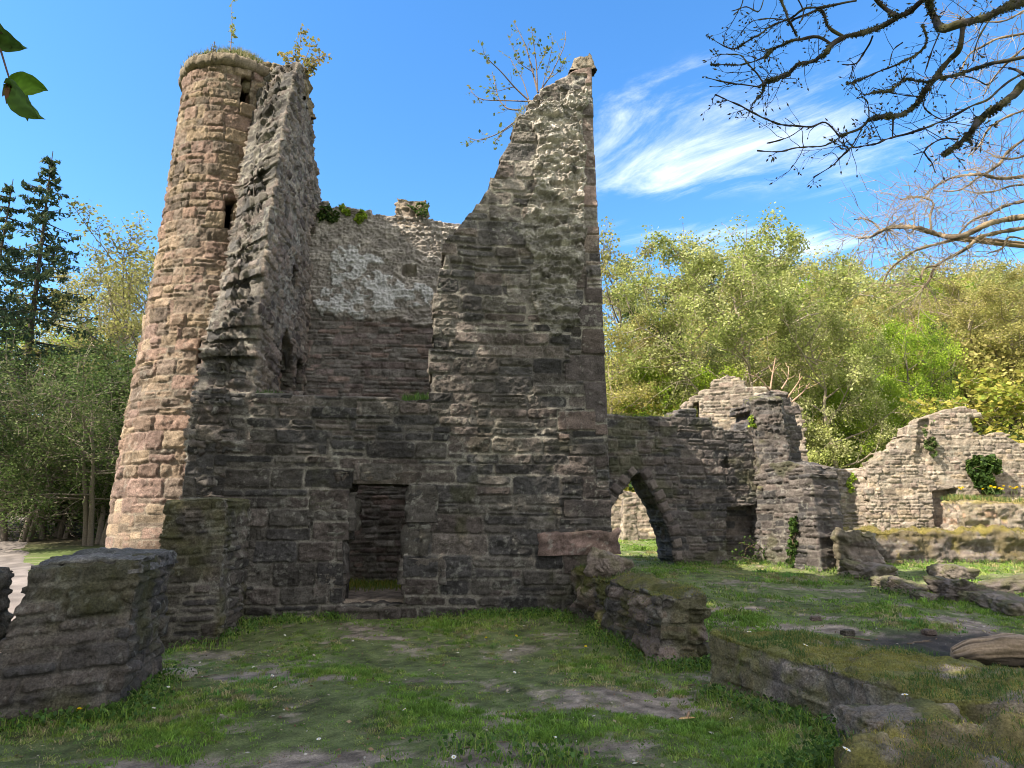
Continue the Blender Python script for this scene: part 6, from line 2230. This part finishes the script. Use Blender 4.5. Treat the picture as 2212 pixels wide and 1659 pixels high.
def build_log():
    A, B = np.array((5.62, 9.28, .20)), np.array((7.6, 8.75, .19))
    n, sd = 160, 80
    u = np.linspace(0, 1, n); th = np.arange(sd) * 2 * math.pi / sd
    ax = (B - A) / np.linalg.norm(B - A)
    a = np.cross(ax, (0, 0, 1.0)); a /= np.linalg.norm(a); b = np.cross(a, ax)
    U, TH = np.meshgrid(u, th, indexing='ij')
    R = .15 * (1 + .12 * vn3(U * 3, np.cos(TH), np.sin(TH), 14)) * (1 + .25 * np.exp(-((U - .35) / .12) ** 2) * np.clip(np.sin(TH), 0, 1)) * (1 - .30 * np.exp(-U / .04)) * (1 + .1 * np.sin(U * 6))
    grain = np.abs(vn3(U * 2.2, np.cos(TH) * 5, np.sin(TH) * 5, 4)) * .014 + np.abs(vn3(U * 9, np.cos(TH) * 11, np.sin(TH) * 11, 5)) * .014 - .02 * fbm3(U * 7, np.cos(TH) * 2, np.sin(TH) * 2, 3, 15)
    R = R - grain + .012 * vn3(U * 7, np.cos(TH) * 1.5, np.sin(TH) * 1.5, 6)
    P = A + U[..., None] * (B - A) + R[..., None] * (np.cos(TH)[..., None] * a + np.sin(TH)[..., None] * b)
    P[..., 2] += .03 * np.sin(U * 5) - .05 * sstep(.12, 0, U)
    col = np.array((.22, .165, .115)) * (1 + .6 * vn3(U * 2.2, np.cos(TH) * 7, np.sin(TH) * 7, 7) + .3 * vn3(U * 5, np.cos(TH) * 16, np.sin(TH) * 16, 17))[..., None]
    char = sstep(-.1, .5, -np.sin(TH) + .5 * vn3(U * 4, np.cos(TH) * 2, np.sin(TH) * 2, 8))[..., None]
    col = col * (1 - char * .8) + np.array((.03, .026, .024)) * char * .8
    i, j = np.meshgrid(np.arange(n - 1), np.arange(sd), indexing='ij'); i, j = i.ravel(), j.ravel(); j2 = (j + 1) % sd
    F = np.stack([i * sd + j, (i + 1) * sd + j, (i + 1) * sd + j2, i * sd + j2], 1)
    V = np.concatenate([P.reshape(-1, 3), [P[0].mean(0) - ax * .02, P[-1].mean(0)]])
    k = np.arange(sd); k2 = (k + 1) % sd
    caps = np.concatenate([np.stack([k, k2, np.full(sd, n * sd)], 1), np.stack([(n - 1) * sd + k2, (n - 1) * sd + k, np.full(sd, n * sd + 1)], 1)])
    Cc = np.concatenate([col.reshape(-1, 3), [(.4, .3, .2), (.4, .3, .2)]])
    g = float(zt(6.2, 9.1))
    t = tag(obj('log', mesh_np('log', V - A, [F, caps], Cc, True, [M_WOOD]), None, tuple(A + np.array((0, 0, g - .06)))), 'weathered half burnt log lying on black ash at right', 'log')


build_log()


def stick(p0, p1, r, label, col=(.16, .12, .085)):
    a, b = ground_px(*p0), ground_px(*p1)
    n = 8
    u = np.linspace(0, 1, n)[:, None]
    Q = a * (1 - u) + b * u
    Q[:, 2] = zt(Q[:, 0], Q[:, 1]) + r * 1.2
    rng = np.random.RandomState(int(p0[0]))
    Q[1:-1] += rng.normal(size=(n - 2, 3)) * np.array((.012, .012, .003))
    T = Tubes()
    T.add(Q - a, r * (1 - .5 * u[:, 0]), col, 6)
    k = 4
    d = (Q[k] - Q[k - 1]) / np.linalg.norm(Q[k] - Q[k - 1]) + rng.normal(size=3) * .5; d[2] = .1
    T.add([Q[k] - a, Q[k] - a + d * .05, Q[k] - a + d * .1], [r * .6, r * .45, r * .25], col, 5)
    tag(obj('stick', T.mesh('stick'), None, tuple(a)), label, 'stick', 'fallen sticks on the lawn')


for p0, p1, r, lab in [((1400, 1482), (1452, 1492), .006, 'thin stick on the bare soil left of the broad mossy wall'), ((1478, 1480), (1545, 1478), .006, 'stick on bare soil touching the broad mossy wall'), ((1352, 1482), (1340, 1478), .004, 'twig on the bare soil in mid lawn'),
                       ((425, 1465), (470, 1458), .006, 'dark twig in the grass near the daisies'), ((970, 1620), (1150, 1600), .004, 'long thin twig near the bottom centre'), ((600, 1420), (520, 1412), .005, 'twig beside the doorway dirt'), ((1880, 1385), (1830, 1378), .012, 'charred stick left of the ash patch'),
                       ((2060, 1418), (2150, 1438), .008, 'thin twig below the log'), ((420, 1580), (478, 1610), .005, 'pale curved twig at bottom left'), ((880, 1480), (930, 1484), .004, 'short twig in the middle of the lawn'), ((1960, 1392), (2010, 1384), .010, 'charred stick on the ash before the log')]:
    stick(p0, p1, r, lab)


def build_chips():
    """dead leaves, bark chips and petals strewn over the lawn"""
    rng = np.random.RandomState(41)
    n = 2000
    y = 4.3 + 9 * rng.uniform(0, 1, n) ** 1.3
    x = rng.uniform(-.8, .8, n) * y
    ok = clear_of_walls(x, y)
    x, y = x[ok], y[ok]
    P = np.stack([x, y, zt(x, y) + .012], 1)
    col = np.array([(.28, .19, .11), (.20, .12, .07), (.36, .28, .18), (.13, .08, .055), (.42, .36, .27), (.5, .46, .4)])[rng.randint(6, size=len(x))]
    V, F, Cc = leaf_quads(P, rng.uniform(.010, .030, len(x)), col, rng, .75, 1.7)
    tag(obj('leaf_litter', mesh_np('leaf_litter', V, F, Cc, False, [M_PETAL])), 'dead leaves and bark chips strewn over the lawn', 'leaf litter', kind='stuff')


build_chips()
ch = ground_px(1484, 1562)
cps = [leaf_blade((-.075, -.01, .03), (.08, .015, .035), .017, (0, -.4, 1), .5, 3, (.46, .30, .15), 10, 5, .15), leaf_blade((.0, .01, .03), (.03, .015, .105), .013, (0, -1, .2), .4, 4, (.30, .21, .15), 8, 5, .2)]
V, F, Cc = merge(cps)
tag(obj('wood_chip', mesh_np('wood_chip', V, F, Cc, True, [M_WOOD]), None, tuple(ch)), 'split orange-brown wood chip in the grass near the bottom right', 'wood chip')
fl = ground_px(372, 1462)
o = obj('flagstone', boulder_mesh(320, (.42, .34, .10), 4, [(.36, .31, .26)], .0, .1), None, (fl[0], fl[1], fl[2] + .02))
tag(o, 'flat pale flagstone in the turf behind the nearest dark stub', 'flagstone')
for i_, (x, y, w, lab) in enumerate([(1762, 1340, .16, 'dark loose stone on the worn track'), (1832, 1372, .18, 'small flat dark stone left of the ash'), (2008, 1370, .16, 'black charred lump behind the ash'), (1345, 1238, .30, 'dark stone by the jamb of the pointed archway')]):
    q_ = ground_px(x, y)
    o = obj('loose_stone', boulder_mesh(330 + i_, (w, w * .8, w * .55), 3, PLUM, .1), None, (q_[0], q_[1], q_[2] + w * .15))
    tag(o, lab, 'stone')
